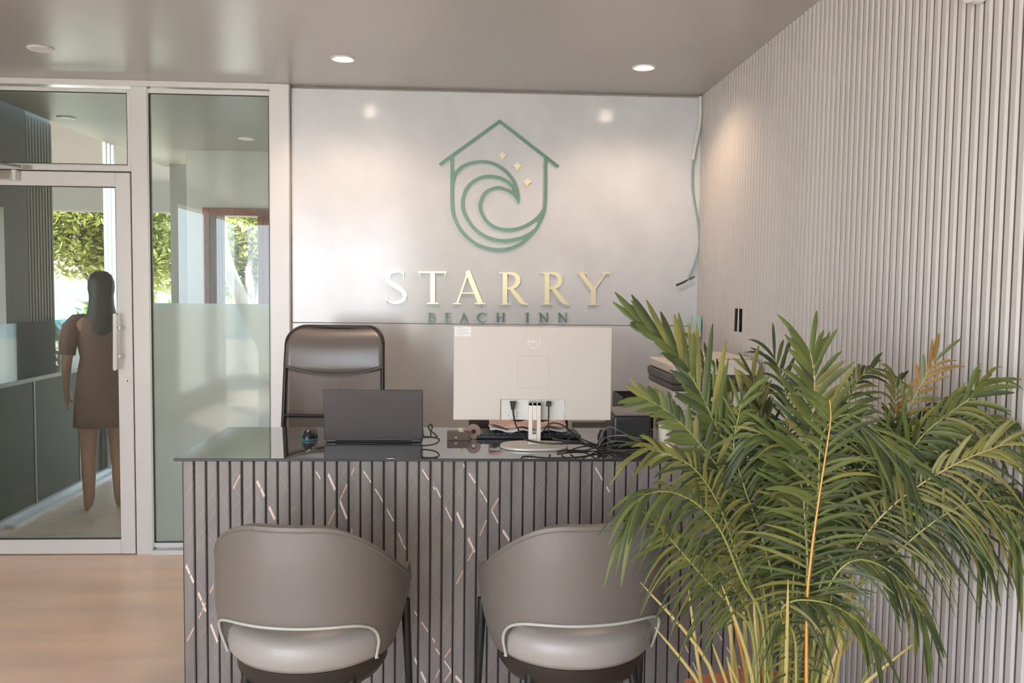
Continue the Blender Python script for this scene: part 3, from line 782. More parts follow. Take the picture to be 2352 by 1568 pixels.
for i in range(620):
    x = rnd.uniform(cfx, x1); z = rnd.uniform(.05, .87); L = rnd.uniform(.02, .10); sg = rnd.choice((-1, 1, 1))
    fl.append(((x, z), (x+L*.55, z+sg*L)))
vein_lines(b, fl, cfx, x1, yv+.0002, .0010, vein_faint, start=cfx, ridge=.034)
o = b.build('front_cladding', cnt, loc=O); o.location = (0, 0, 0)
b = MB(); b.box(cfx, x1, YF+.010, YF+.03, 0, HC-.011, counter_clad); b.box(cfx, cfx+.03, YF+.03, cyb-.03, 0, HC-.011, counter_clad)
b.box(cfx+.03, XR-.015, cyb-.20, cyb-.18, .1, HC-.011, dark_base)
o = b.build('counter_body', cnt, loc=O); o.location = (0, 0, 0)
# side desk by the fluted wall
sd = thing('side_desk', 'low dark side desk by the fluted wall carrying the printer', 'desk', (.9, 4.1, 0))
b = MB(); b.box(-.30, .385, -.42, .66, .70, .735, dark_base); b.build('desk_top', sd, bevel=.002)
b = MB(); b.box(-.28, -.25, -.40, .64, 0, .70, dark_base); b.box(.35, .38, -.40, .64, 0, .70, dark_base); b.box(-.25, .35, .60, .62, .05, .70, dark_base); b.build('desk_side', sd)

# ------------------------------------------------------------------ laptop
lw0 = onZ(748, 1016, HC); lw1 = onZ(967, 1018, HC)
lt = thing('laptop', 'dark grey open laptop seen from behind its lid', 'laptop', ((lw0.x+lw1.x)/2, lw0.y, HC+.0005), 0)
wl_ = (lw1.x-lw0.x)/2
b = MB(); b.box(-wl_, wl_, .004, .235, 0, .015, laptop_m); b.build('laptop_base', lt, bevel=.004)
b = MB(); b.box(-wl_+.02, wl_-.02, .05, .15, .0152, .0165, black_plastic); b.build('keyboard', lt)
tl = math.radians(-7)   # lid leans towards the camera side slightly
zl = onY(750, 893, lw0.y).z-HC
b = MB()
n0 = Vector((0, math.cos(tl), math.sin(tl))); u_ = Vector((0, -math.sin(tl)*-1, math.cos(tl)))
u_ = Vector((0, -math.sin(abs(tl)), math.cos(tl))); n0 = Vector((0, math.cos(tl), math.sin(abs(tl))))
hl = (zl-.010)/math.cos(tl)/2
b.obox(Vector((0, .004, .010))+u_*hl, Vector((wl_+.006, 0, 0)), n0*.0035, u_*hl, laptop_m)
b.build('laptop_lid', lt, bevel=.003)
b = MB(); b.obox(Vector((0, .004, .010))+u_*hl+n0*.0037, Vector((wl_-.004, 0, 0)), n0*.0004, u_*(hl-.012), black_plastic); b.build('screen', lt)
b = MB(); b.tube([(-wl_*.8, .006, .010), (wl_*.8, .006, .010)], .006, black_plastic, 10); b.build('hinge', lt, smooth=True)

# computer mouse
q = onZ(711, 1008, HC)
ms = thing('computer_mouse', 'small black computer mouse with a blue reflection coloured round its edge left of the laptop', 'mouse', (q.x, q.y, HC+.0005))
def dome(b, a, bb, h, m, c=(0, 0, 0), n=24, r=8, z0=0):
    prof = [(1.0, 0)]+[(math.cos(t*PI/2/r)**.7 if t < r else 0.02, h*math.sin(t*PI/2/r)) for t in range(1, r+1)]
    b.lathe([(p_[0], p_[1]+z0) for p_ in prof], c, m, n, sx=a, sy=bb)
b = MB(); dome(b, .031, .052, .036, mat('mouse_gloss', (.02, .022, .025), .15), z0=.006); b.build('mouse_shell', ms, smooth=True)
b = MB(); b.lathe([(1.0, 0), (1.02, .003), (1.02, .006), (.98, .008)], (0, 0, 0), mat('mouse_reflection', (.05, .17, .24), .3), 24, sx=.031, sy=.052); b.build('reflection_rim', ms, smooth=True)  # blue edge reflection put into the colour of this ring
b = MB(); b.tube([(0, -.052, .034), (0, -.040, .040)], .003, chrome, 6); b.build('scroll_wheel', ms)

# ------------------------------------------------------------------ tangle of earphones by the laptop
def curve_tube(name, pts, r, m, parent=None, k=6, n=6, zmin=None):
    P_ = [Vector(p) for p in pts]; out = []
    for i in range(len(P_)-1):
        p0 = P_[max(i-1, 0)]; p1 = P_[i]; p2 = P_[i+1]; p3 = P_[min(i+2, len(P_)-1)]
        for j in range(k):
            t = j/k; out.append(.5*((2*p1)+(-p0+p2)*t+(2*p0-5*p1+4*p2-p3)*t*t+(-p0+3*p1-3*p2+p3)*t**3))
    out.append(P_[-1])
    if zmin is not None:
        for q_ in out: q_.z = max(q_.z, zmin)
    b = MB(); b.tube(out, r, m, n); return b.build(name, parent, smooth=True)
cord_m = mat('black_cord', (.025, .022, .02), .45)
cord_g = mat('grey_cord', (.16, .15, .14), .45)
Yc = 3.17
def Q(x, y, Y=Yc): 
    p = onY(x, y, Y); p.z = max(p.z, HC+.0045); return p
tag(curve_tube('coiled_cord', [Q(968, 1002), Q(985, 1003), Q(1003, 1006), Q(1009, 1010), Q(1002, 1018), Q(985, 1022), Q(968, 1022), Q(966, 1012), Q(972, 1005), Q(990, 1004), Q(1004, 1003), Q(998, 996), Q(988, 988), Q(984, 980), Q(989, 974), Q(993, 981), Q(989, 992), Q(991, 1002)], .0028, cord_m),
    'short coiled black cord at the right end of the laptop', 'cord')
# ------------------------------------------------------------------ monitor
Ym = 3.20
m0 = onY(1041, 966, Ym); m1 = onY(1403, 966, Ym); mt = onY(1222, 750, Ym); mb = onY(1222, 965, Ym)
mn = thing('computer_monitor', 'large white computer monitor seen from the back on a silver stand', 'monitor', ((m0.x+m1.x)/2, Ym, HC+.0005))
hw = (m1.x-m0.x)/2; za = mb.z-HC; zb_ = mt.z-HC; cxm = (m0.x+m1.x)/2
def ML(x, y): p = onY(x, y, Ym); return (p.x-cxm, p.z-HC)
bx0, bz1 = ML(1150, 918); bx1, _ = ML(1297, 918)
b = MB()
b.prism([(-hw, za), (bx0, za), (bx0, bz1), (bx1, bz1), (bx1, za), (hw, za), (hw, zb_), (-hw, zb_)], 0, .024, white_plastic)
b.box(-hw+.002, hw-.002, .0245, .034, za, zb_, white_plastic)
b.build('back_cover', mn, bevel=.003)
b = MB(); b.box(bx0+.0005, bx1-.0005, .010, .024, za, bz1-.0005, port_white)
for (x, y) in ((1168, 955), (1188, 949), (1187, 957)):
    u, w = ML(x, y); b.lathe([(.0025, -.001), (.0025, .001)], (u, .010, w), line_grey, 10, 'y')
b.build('port_bay', mn)
b = MB(); b.box(-hw+.004, hw-.004, .0342, .036, za+.004, zb_-.004, black_plastic); b.build('screen', mn)
b = MB()
u0_, w0_ = ML(1188, 892); u1_, w1_ = ML(1262, 818); t = .0008
for (a, c, d, e) in ((u0_, u1_, w0_, w0_+t), (u0_, u1_, w1_-t, w1_), (u0_, u0_+t, w0_, w1_), (u1_-t, u1_, w0_, w1_)): b.box(a, c, -.0004, .0002, d, e, mat('seam_dim', (.42, .39, .35), .5))
b.build('mount_plate_seam', mn)
# sticker with print
sx0, sz0 = ML(1044, 772); sx1, sz1 = ML(1082, 750)
b = MB(); b.box(sx0, sx1, -.0006, 0, sz0, sz1, mat('sticker_white', (.85, .84, .82), .5))
for k, (f0, f1) in enumerate(((.12, .5), (.1, .85), (.15, .7), (.1, .95), (.15, .55))):
    zc_ = sz1-(k+.8)*(sz1-sz0)/5.6
    for j in range(9):
        a = f0+(f1-f0)*j/9; b.box(sx0+(sx1-sx0)*a, sx0+(sx1-sx0)*(a+(f1-f0)*.075), -.0009, -.0006, zc_-.0008, zc_+.0008, mat('print_grey', (.25, .24, .25), .6))
b.build('sticker', mn)
# round maker's mark: open ring with four letters
b = MB(); uc, wc = ML(1226, 785); R0 = .0225
wm = mat('mark_white', (.86, .84, .80), .3)
ringp = [(uc+R0*math.cos(a), wc+R0*math.sin(a)) for a in [math.radians(150+i*6) for i in range(41)]]
b.strip(ringp, .0018, -.0012, 0, wm)
lh = .0105; lw_ = .0075; x_ = uc-.0175; z_ = wc-.003
def ls(pts, w=.0016): b.strip([(x_+p[0]*lw_, z_+p[1]*lh) for p in pts], w, -.0012, 0, wm)
ls([(0, 0), (0, 1), (.6, .95), (.9, .5), (.6, .05), (0, 0)]); x_ += .0095
ls([(.9, 0), (0, .3), (.9, .75)]); ls([(0, .3), (.45, 0), (.9, .28)]); x_ += .0095
ls([(0, 1), (0, 0), (.75, 0)]); x_ += .0085
ls([(0, 1), (0, 0), (.75, 0)])
b.build('maker_mark', mn)
# stand
nx0, nz1 = ML(1213, 922); nx1, _ = ML(1241, 922)
b = MB(); cxn = (nx0+nx1)/2; hn = (nx1-nx0)/2
sl0 = ML(1227, 994)[1]; sl1 = ML(1227, 962)[1]; sw = hn*.36
b.box(cxn-hn, cxn-sw, -.034, -.024, .012, nz1, silver_m); b.box(cxn+sw, cxn+hn, -.034, -.024, .012, nz1, silver_m)
b.box(cxn-sw, cxn+sw, -.034, -.024, sl1, nz1, silver_m); b.box(cxn-sw, cxn+sw, -.034, -.024, .012, sl0, silver_m)
b.box(cxn-hn, cxn+hn, -.034, .012, nz1-.012, nz1, silver_m); b.box(cxn-.018, cxn+.018, -.024, .012, nz1-.05, nz1-.012, silver_m)
for (cz_, s_) in ((sl1, -1), (sl0, 1)):
    for s2 in (-1, 1): b.prism([(cxn+s2*sw, cz_), (cxn+s2*sw*.3, cz_), (cxn+s2*sw, cz_+s_*.006)], -.034, -.024, silver_m)
b.build('stand_neck', mn, bevel=.0015)
bw = ML(1303, 1020)[0]-cxn
b = MB(); n_ = 40
vs = []
for k in range(n_):
    a = 2*PI*k/n_; ca_, sa_ = math.cos(a), math.sin(a)
    vs.append((cxn+bw*math.copysign(abs(ca_)**.75, ca_), -.02+.088*math.copysign(abs(sa_)**.9, sa_)))
b.add([(x, y, 0) for x, y in vs]+[(x, y, .010) for x, y in vs], [tuple(range(n_))[::-1], tuple(range(n_, 2*n_))]+[(k, (k+1) % n_, (k+1) % n_+n_, k+n_) for k in range(n_)], silver_m)
b.build('stand_base', mn, bevel=.003)
# plugs belong to cables; cables are their own things
for (x, ex, lab) in ((1178, 1195, 'black power cable with a large plug in the monitor back'), (1260, 1262, 'black video cable plugged into the monitor right of its stand')):
    t0_ = onY(x, 920, Ym-.004); c_ = thing('monitor_cable', lab, 'cable', (t0_.x, t0_.y, t0_.z))
    big = x < 1200
    b = MB()
    if big: b.add([(-.012, -.014, -.002), (.012, -.014, -.002), (.012, .006, -.002), (-.012, .006, -.002), (-.0055, -.011, -.034), (.0055, -.011, -.034), (.0055, .002, -.034), (-.0055, .002, -.034)], [(0, 1, 2, 3), (7, 6, 5, 4), (0, 4, 5, 1), (1, 5, 6, 2), (2, 6, 7, 3), (3, 7, 4, 0)], black_plastic)
    else: b.box(-.009, .009, -.012, .006, -.020, -.002, black_plastic)
    b.build('plug', c_, bevel=.002)
    if big: pts = [(0, -.005, -.03), (.004, -.008, -.06), (.012, -.01, -.09)]+[Q(1190, 985, Ym-.02)-t0_, Q(1200, 1003, Ym-.02)-t0_, Q(1216, 1012, Ym-.05)-t0_, Q(1260, 1018, Ym-.09)-t0_, Q(1330, 1018, Ym-.08)-t0_, Q(1380, 1022, Ym-.06)-t0_]
    else: pts = [(0, -.004, -.018), (0, -.006, -.06), (.0, -.006, -.1)]+[Q(1262, 992, Ym-.01)-t0_, Q(1268, 1006, Ym+.03)-t0_, Q(1300, 1012, Ym)-t0_, Q(1360, 1020, Ym-.03)-t0_]
    curve_tube('cord', pts, .0035 if big else .003, cord_m, c_)

# clutter on the counter around the stand
q = onZ(1083, 1010, HC); kb1 = onZ(1340, 1010, HC)
kb = thing('keyboard', 'black keyboard lying on the counter behind the monitor stand', 'keyboard', ((q.x+kb1.x)/2, 3.42, HC+.0005))
b = MB(); b.box(-.20, .21, -.07, .07, 0, .016, black_plastic); b.build('keyboard_body', kb, bevel=.004)
b = MB()
for i in range(17):
    for j in range(5): b.box(-.192+i*.0232, -.192+i*.0232+.019, -.062+j*.025, -.062+j*.025+.020, .0162, .021, mat('key_grey', (.06, .065, .065), .5))
b.build('key', kb)
b = MB(); q = onZ(1077, 1002, HC)
bk = MB(); r0_ = onY(1077, 966, 3.62); r1_ = onY(1303, 980, 3.62)
bk.box(r0_.x, r1_.x, 3.60, 3.63, HC+.0005, onY(1200, 960, 3.60).z, mat('dark_brown_case', (.055, .032, .026), .45))
tag(bk.build('document_case', bevel=.004), 'flat dark brown case standing behind the monitor', 'case')
# papers
pk = mat('pink_paper', (.72, .48, .40), .7); pw = mat('white_paper', (.75, .74, .70), .7)
a0_ = Q(1125, 990, 3.36); a1_ = Q(1300, 990, 3.36)
for k, (mm, zz, rot, lab) in enumerate(((pw, .030, .02, 'white sheaf of papers under the pink folder'), (pk, .046, -.03, 'crumpled pink folder lying behind the monitor stand'))):
    b = MB(); nx_ = 14; W_ = (a1_.x-a0_.x)/2; vs = []; fs = []
    for i in range(nx_+1):
        for j in range(5):
            x = -W_+2*W_*i/nx_; y = -.07+.14*j/4
            vs.append((x, y, .006+.006*math.sin(i*1.3+j)+.010*(abs(i/nx_-.5)*2)**3*(1 if k else .4)))
    for i in range(nx_):
        for j in range(4): fs.append((i*5+j, i*5+j+1, (i+1)*5+j+1, (i+1)*5+j))
    b.add(vs, fs, mm)
    o = b.build('paper_folder' if k else 'paper_sheaf', smooth=True, solid=.006); o.location = ((a0_.x+a1_.x)/2, 3.42, HC+zz); o.rotation_euler = (0, 0, rot)
    tag(o, lab, 'paper')
# wallet, flower, tape roll
q = onZ(1052, 1011, HC)
b = MB(); b.box(-.042, .042, -.001, .055, 0, .030, mat('brown_card', (.13, .085, .06), .5)); b.box(-.012, -.004, -.0015, -.001, .008, .014, white_plastic)
o = b.build('card_box', bevel=.003); o.location = (q.x, q.y, HC+.0005); tag(o, 'small brown box between the laptop and the monitor', 'box')
fl_ = thing('small_flower', 'tiny yellow-white flower ornament on the brown box', 'ornament', (q.x+.009, q.y+.02, HC+.031))
for k in range(6):
    a = k*PI/3; b = MB(); dome(b, .006, .004, .005, mat('petal_white', (.75, .76, .62), .6), (0.006*math.cos(a), 0, 0), 8, 4)
    o = b.build('petal', fl_, smooth=True); o.rotation_euler = (PI/2, 0, 0); o.location = (.001*k, -.004, .006+.005*math.sin(a))
b = MB(); dome(b, .004, .004, .004, mat('petal_yellow', (.75, .70, .12), .6), n=10, r=4); o = b.build('flower_heart', fl_, smooth=True); o.location = (0.003, -.008, .006); o.rotation_euler = (PI/2, 0, 0)
q = onZ(1088, 1008, HC); q.y = 3.36
tp = onY(1088, 988, 3.36)
tr_ = thing('tape_roll', 'roll of brown tape standing on edge left of the papers', 'tape roll', (tp.x, 3.36, HC+.0005))
b = MB(); rr = .028
prof = [(rr*.4, -.009), (rr, -.009), (rr, .009), (rr*.4, .009), (rr*.4, -.009)]
vs = []; n_ = 28
for (r_, h_) in prof[:4]:
    for k in range(n_): vs.append((r_*math.cos(2*PI*k/n_), h_, rr+r_*math.sin(2*PI*k/n_)))
fs = [(i*n_+k, i*n_+(k+1) % n_, ((i+1) % 4)*n_+(k+1) % n_, ((i+1) % 4)*n_+k) for i in range(4) for k in range(n_)]
b.add(vs, fs, mat('tape_brown', (.30, .17, .12), .25)); b.build('tape', tr_, smooth=True)
b = MB(); vs = []
for (r_, h_) in ((rr*.3, -.010), (rr*.395, -.010), (rr*.395, .010), (rr*.3, .010)):
    for k in range(n_): vs.append((r_*math.cos(2*PI*k/n_), h_, rr+r_*math.sin(2*PI*k/n_)))
b.add(vs, fs, mat('tape_core', (.20, .10, .06), .6)); b.build('tape_core', tr_, smooth=True)
# cable bundle right of the monitor
ctr = (1375, 1024)
specs = [[(1246, 992), (1265, 972), (1290, 975), (1310, 990), (1330, 1008), (1352, 1022), ctr], [(1300, 1012), (1320, 1002), (1345, 1012), ctr, (1395, 1035), (1440, 1040)],
         [(1290, 1020), (1320, 1014), (1350, 1024), (1380, 1030), (1420, 1022), (1460, 1020)], [ctr, (1380, 1000), (1392, 984), (1402, 980), (1420, 988), (1442, 998)],
         [ctr, (1384, 1010), (1400, 1002), (1430, 1000), (1470, 1006), (1510, 1010)], [(1280, 1038), (1310, 1044), (1345, 1040), ctr, (1372, 1044), (1378, 1052)],
         [(1345, 1040), (1365, 1030), (1400, 1036), (1440, 1042), (1480, 1034), (1520, 1018), (1550, 1014)], [ctr, (1392, 1018), (1412, 1013), (1450, 1016), (1490, 1024)],
         [(1310, 1034), (1335, 1026), ctr, (1400, 1044), (1430, 1048)]]
descr = ['black cord arching up over the right end of the pink folder', 'black cord looping right of the monitor base towards the front', 'black cord running along the counter under the black box', 'thin grey cord curling up beside the black box',
         'thin grey cord arching in front of the black box', 'black cord drooping to the counter front edge', 'grey cord rising towards the white cup', 'grey cord passing low in front of the black box', 'black cord lying nearest the counter front edge']
for k, s in enumerate(specs):
    pts = [Q(x, y, 3.06+.025*(k % 4)+.02*math.sin(i*2+k)) for i, (x, y) in enumerate(s)]
    tag(curve_tube('desk_cord', pts, .0028 if k not in (3, 4, 6, 7) else .0022, cord_m if k not in (3, 4, 6, 7) else cord_g, zmin=HC+.0036), descr[k], 'cord', 'tangle of cords right of the monitor')
# black receipt printer
p0 = onY(1404, 1012, 3.22); p1 = onY(1500, 1012, 3.22); zt2 = onY(1450, 953, 3.22).z
hwp = (p1.x-p0.x-.012)/2
bp_ = thing('receipt_printer', 'black boxy receipt printer right of the monitor', 'printer', ((p0.x+p1.x)/2, 3.30, HC+.0005))
b = MB(); b.box(-hwp, hwp, -.08, .12, .006, zt2-HC-.004, black_plastic); b.build('printer_body', bp_, bevel=.012, bseg=4)
b = MB(); b.box(-hwp*.93, hwp*.93, -.075, .115, zt2-HC-.005, zt2-HC+.006, mat('printer_lid_grey', (.20, .17, .16), .35)); b.build('printer_lid', bp_, bevel=.004)
b = MB(); b.box(-hwp*.9, hwp*.9, -.07, .11, 0, .006, black_plastic); b.build('foot_pad', bp_)
for k, (x, y, r_, lab) in enumerate(((1385, 968, .016, 'round black knob-like gadget behind the cords'), (1388, 998, .018, 'black adapter plug lying among the cords'))):
    q = Q(x, y, 3.26); b = MB(); b.lathe([(.6, 0), (1, .2), (1, 1.2), (.7, 1.5)], (0, 0, 0), black_plastic, 20, sx=r_, sy=r_)
    b.v = [Vector((v.x, v.y, v.z*r_*(2.2 if k == 0 else 1.1))) for v in b.v]
    o = b.build('power_adapter', smooth=True); o.location = (q.x, 3.26+.05*k, HC+.0005); tag(o, lab, 'adapter')
# stack of black trays on the side desk
t0_ = onY(1424, 925, 3.80); t1_ = onY(1496, 925, 3.80)
tr2 = thing('paper_tray', 'stacked black letter trays behind the receipt printer', 'tray', ((t0_.x+t1_.x)/2, 3.87, .7355))
tw = (t1_.x-t0_.x)/2; zt3 = onY(1460, 907, 3.80).z-.7355
for k in range(3):
    z0_ = k*(zt3/3); b = MB()
    b.box(-tw, tw, -.12, .12, z0_, z0_+.004, black_plastic); b.box(-tw, -tw+.004, -.12, .12, z0_+.004, z0_+zt3/3-.004, black_plastic); b.box(tw-.004, tw, -.12, .12, z0_+.004, z0_+zt3/3-.004, black_plastic); b.box(-tw, tw, .116, .12, z0_+.004, z0_+zt3/3-.004, black_plastic)
    b.box(-tw+.01, tw-.01, -.11, .11, z0_+.0045, z0_+.012, pw if k == 2 else black_plastic)
    b.build('tray', tr2)
# white cups beside
for (x, y, r_, h_, lab, mm) in ((1538, 1040, .020, .034, 'small white cup on the counter near the palm', mat('cup_cream', (.74, .68, .58), .4)), (1527, 1012, .026, .075, 'cream cylindrical holder behind the small cup', mat('cup_cream', (.74, .68, .58), .4))):
    q = Q(x, y, 3.07 if h_ < .05 else 3.24)
    c_ = thing('cup', lab, 'cup', (q.x, q.y, HC+.0005)); b = MB()
    b.lathe([(r_*.8, 0), (r_*.95, h_*.4), (r_, h_), (r_*.9, h_), (r_*.8, h_*.2), (.001, h_*.15)], (0, 0, 0), mm, 24); b.build('cup_body', c_, smooth=True)
    b = MB(); b.lathe([(.001, h_*.80), (r_*.88, h_*.80), (r_*.88, h_*.82)], (0, 0, 0), mat('coffee_brown', (.10, .06, .04), .3), 20); b.build('cup_content', c_)

# ------------------------------------------------------------------ white printer on the side desk
pf = 3.66; px0 = onY(1545, 900, pf).x; px1 = XR-.03
pb = px0/ (onY(1490, 880, 4.0).x/4.0)
hz0 = .7355
def PZ(y, x=1600): return onY(x, y, pf).z
wp = thing('office_printer', 'large white multifunction printer with dark grey band by the fluted wall', 'printer', ((px0+px1)/2, (pf+pb)/2, hz0))
cxp = (px0+px1)/2; cyp = (pf+pb)/2; hx = (px1-px0)/2; hy_ = (pb-pf)/2
b = MB(); b.box(-hx, hx, -hy_, hy_, .01, PZ(899)-hz0, white_plastic); b.box(-hx+.02, hx-.02, -hy_+.02, hy_-.02, 0, .01, black_plastic); b.build('printer_body', wp, bevel=.008)
band = mat('printer_band', (.075, .068, .065), .4)
b = MB(); b.box(-hx-.002, hx, -hy_-.004, hy_, PZ(898)-hz0, PZ(883)-hz0, band); b.box(-hx-.008, hx, -hy_-.012, hy_, PZ(882)-hz0, PZ(862)-hz0, band); b.build('scanner_band', wp, bevel=.004)
b = MB(); b.box(-hx+.0, hx, -hy_-.006, hy_, PZ(861)-hz0, PZ(840)-hz0, white_plastic); b.build('scanner_lid', wp, bevel=.006)
fx = onY(1645, 830, pf).x-cxp
b = MB(); b.box(fx, hx, -hy_-.007, hy_-.09, PZ(862)-hz0, PZ(828)-hz0, white_plastic)
b.build('document_feeder', wp, bevel=.02, bseg=4)
b = MB(); b.box(fx+.01, hx-.01, -hy_+.08, hy_-.02, PZ(828)-hz0+.0005, PZ(828)-hz0+.006, white_plastic); b.build('feeder_tray', wp, bevel=.003)
b = MB()
q = onY(1556, 908, pf); b.box(q.x-cxp-.012, q.x-cxp+.012, -hy_-.0006, -hy_, q.z-hz0-.008, q.z-hz0+.002, band)
b.build('front_badge', wp); b = MB()
for k in range(4): b.box(-hx-.0006, -hx, hy_-.06, hy_-.03, PZ(915)-hz0-.012*k, PZ(915)-hz0-.012*k+.004, line_grey)
b.build('side_vent', wp)
b = MB(); b.box(-hx, hx, -hy_-.0006, -hy_, PZ(945)-hz0, PZ(943)-hz0, line_grey)
b.build('drawer_seam', wp)

# ------------------------------------------------------------------ office chair
Yo = 4.05
oc0 = onY(652, 900, Yo); oc1 = onY(880, 850, Yo); oct_ = onY(766, 753, Yo)
oc = thing('office_chair', 'black high-back office chair with leather headrest and mesh back behind the counter', 'chair', ((oc0.x+oc1.x)/2, Yo, 0))
hwc = (oc1.x-oc0.x)/2-.006; ztop = oct_.z
zseam = onY(766, 862, Yo).z; zseam_e = onY(660, 842, Yo).z
def back_y(x, z):  # backrest leans backwards (towards the wall) with height, slightly hollow across
    return .05*max(0, (z-.55)/(ztop-.55))**1.5*1.6-.035*(x/hwc)**2+.055*max(0, (z-ztop+.10)/.10)**2
def outline(t):   # rounded-rectangle path up one side, over the top and down
    pass
b = MB(); pts = []
zb0 = .52; rc = .075
for i in range(9): pts.append((-hwc-.012*(1-i/8.), zb0+(ztop-rc-zb0)*i/8.))
for i in range(1, 9): a = PI-i*PI/16; pts.append((-hwc+rc+rc*math.cos(a), ztop-rc+rc*math.sin(a)))
L_ = pts[:]; pts += [(-x, z) for x, z in reversed(L_)]
b.tube([(x, back_y(x, z)+.004, z) for x, z in pts], .010, black_plastic, 10); b.build('back_frame', oc, smooth=True)
def sheet(b, zlo, zhi, m, y_off=0, nx=20, nz=14, bulge=0):
    vs = []; fs = []
    for i in range(nx+1):
        u = -1+2*i/nx
        for j in range(nz+1):
            lo = zlo(u); hi = zhi(u); z = lo+(hi-lo)*j/nz
            xw = hwc
            if z > ztop-rc: xw = hwc-rc+math.sqrt(max(0, rc*rc-(z-ztop+rc)**2))
            x = u*xw
            bl = bulge*(1-u*u)*math.sin(PI*j/nz)**.5
            vs.append((x, back_y(x, z)+y_off-bl, z))
    for i in range(nx):
        for j in range(nz): fs.append((i*(nz+1)+j, (i+1)*(nz+1)+j, (i+1)*(nz+1)+j+1, i*(nz+1)+j+1))
    b.add(vs, fs, m)
seam = lambda u: zseam+(zseam_e-zseam)*abs(u)**2
b = MB(); sheet(b, seam, lambda u: ztop-.002, black_leather, y_off=-.006, bulge=.022); b.build('headrest', oc, smooth=True, solid=.02, angle=180)
b = MB(); b.tube([(u*hwc, back_y(u*hwc, seam(u))-.012, seam(u)) for u in [-1+i/12 for i in range(25)]], .004, black_leather, 8); b.build('headrest_piping', oc, smooth=True)
b = MB(); sheet(b, lambda u: zb0, lambda u: seam(u)+.004, mesh_fabric, y_off=.006, bulge=-.03, nx=24, nz=20); b.build('mesh_back', oc, smooth=True, solid=.004, angle=180)
b = MB(); b.tube([(-hwc, back_y(hwc, .80)-.01, .875), (0, .0, .868), (hwc, back_y(hwc, .8)-.01, .875)], .008, black_plastic, 8); b.build('back_bar', oc, smooth=True)
b = MB(); b.lathe([(.20, .44), (.235, .46), (.24, .50), (.21, .525), (.05, .53), (.001, .53)], (0, -.20, 0), black_leather, 32, sx=1.0, sy=.95); b.build('seat', oc, smooth=True)
for s in (-1, 1):
    b = MB(); b.tube([(s*.22, -.10, .48), (s*.27, -.10, .55), (s*.27, -.10, .68), (s*.27, -.18, .70), (s*.27, -.32, .70)], .012, black_plastic, 8); b.build('armrest', oc, smooth=True)
b = MB(); b.tube([(0, -.20, .10), (0, -.20, .45)], .028, chrome, 14); b.build('gas_lift', oc, smooth=True)
b = MB()
for k in range(5):
    a = 2*PI*k/5+.3; b.tube([(0, -.20, .11), (.27*math.cos(a), -.20+.27*math.sin(a), .07)], [.025, .014], black_plastic, 8)
b.build('star_base', oc, smooth=True)
for k in range(5):
    a = 2*PI*k/5+.3; b = MB(); b.tube([(.27*math.cos(a)-.012, -.20+.27*math.sin(a), .029), (.27*math.cos(a)+.012, -.20+.27*math.sin(a), .029)], .029, black_plastic, 14); b.build('caster', oc, smooth=True)

# ------------------------------------------------------------------ barrel dining chairs
def ss(a, b_, t): t = max(0, min(1, (t-a)/(b_-a))); return t*t*(3-2*t)
CA, CB = .281, .268
def plan(s):
    a = abs(s)
    if a <= .66:
        ph = a/.66*PI/2; x = CA*math.sin(ph)**.92; y = -CB*math.cos(ph)**.92
    else:
        x = CA-.012*(a-.66)/.34; y = .15*(a-.66)/.34
    return (x if s >= 0 else -x, y)
ZT = .815
def ztop_f(s):
    a = abs(s)
    z = ZT-.205*ss(.10, .80, a)**1.15
    return z+.004*ss(.78, .94, a)-.06*max(0, (a-.92)/.08)**2
def zbot_f(s):
    a = abs(s); base = .405+.05*ss(.55, 1.0, a)
    base += .05*max(0, (a-.92)/.08)**2
    if a < .46: return base+(.541-base)*(1-(a/.46)**5)**.45
    return base
def flare(z): return 1-.13*max(0, (.56-z)/.16)**1.6-.02*ss(.7, .82, z)
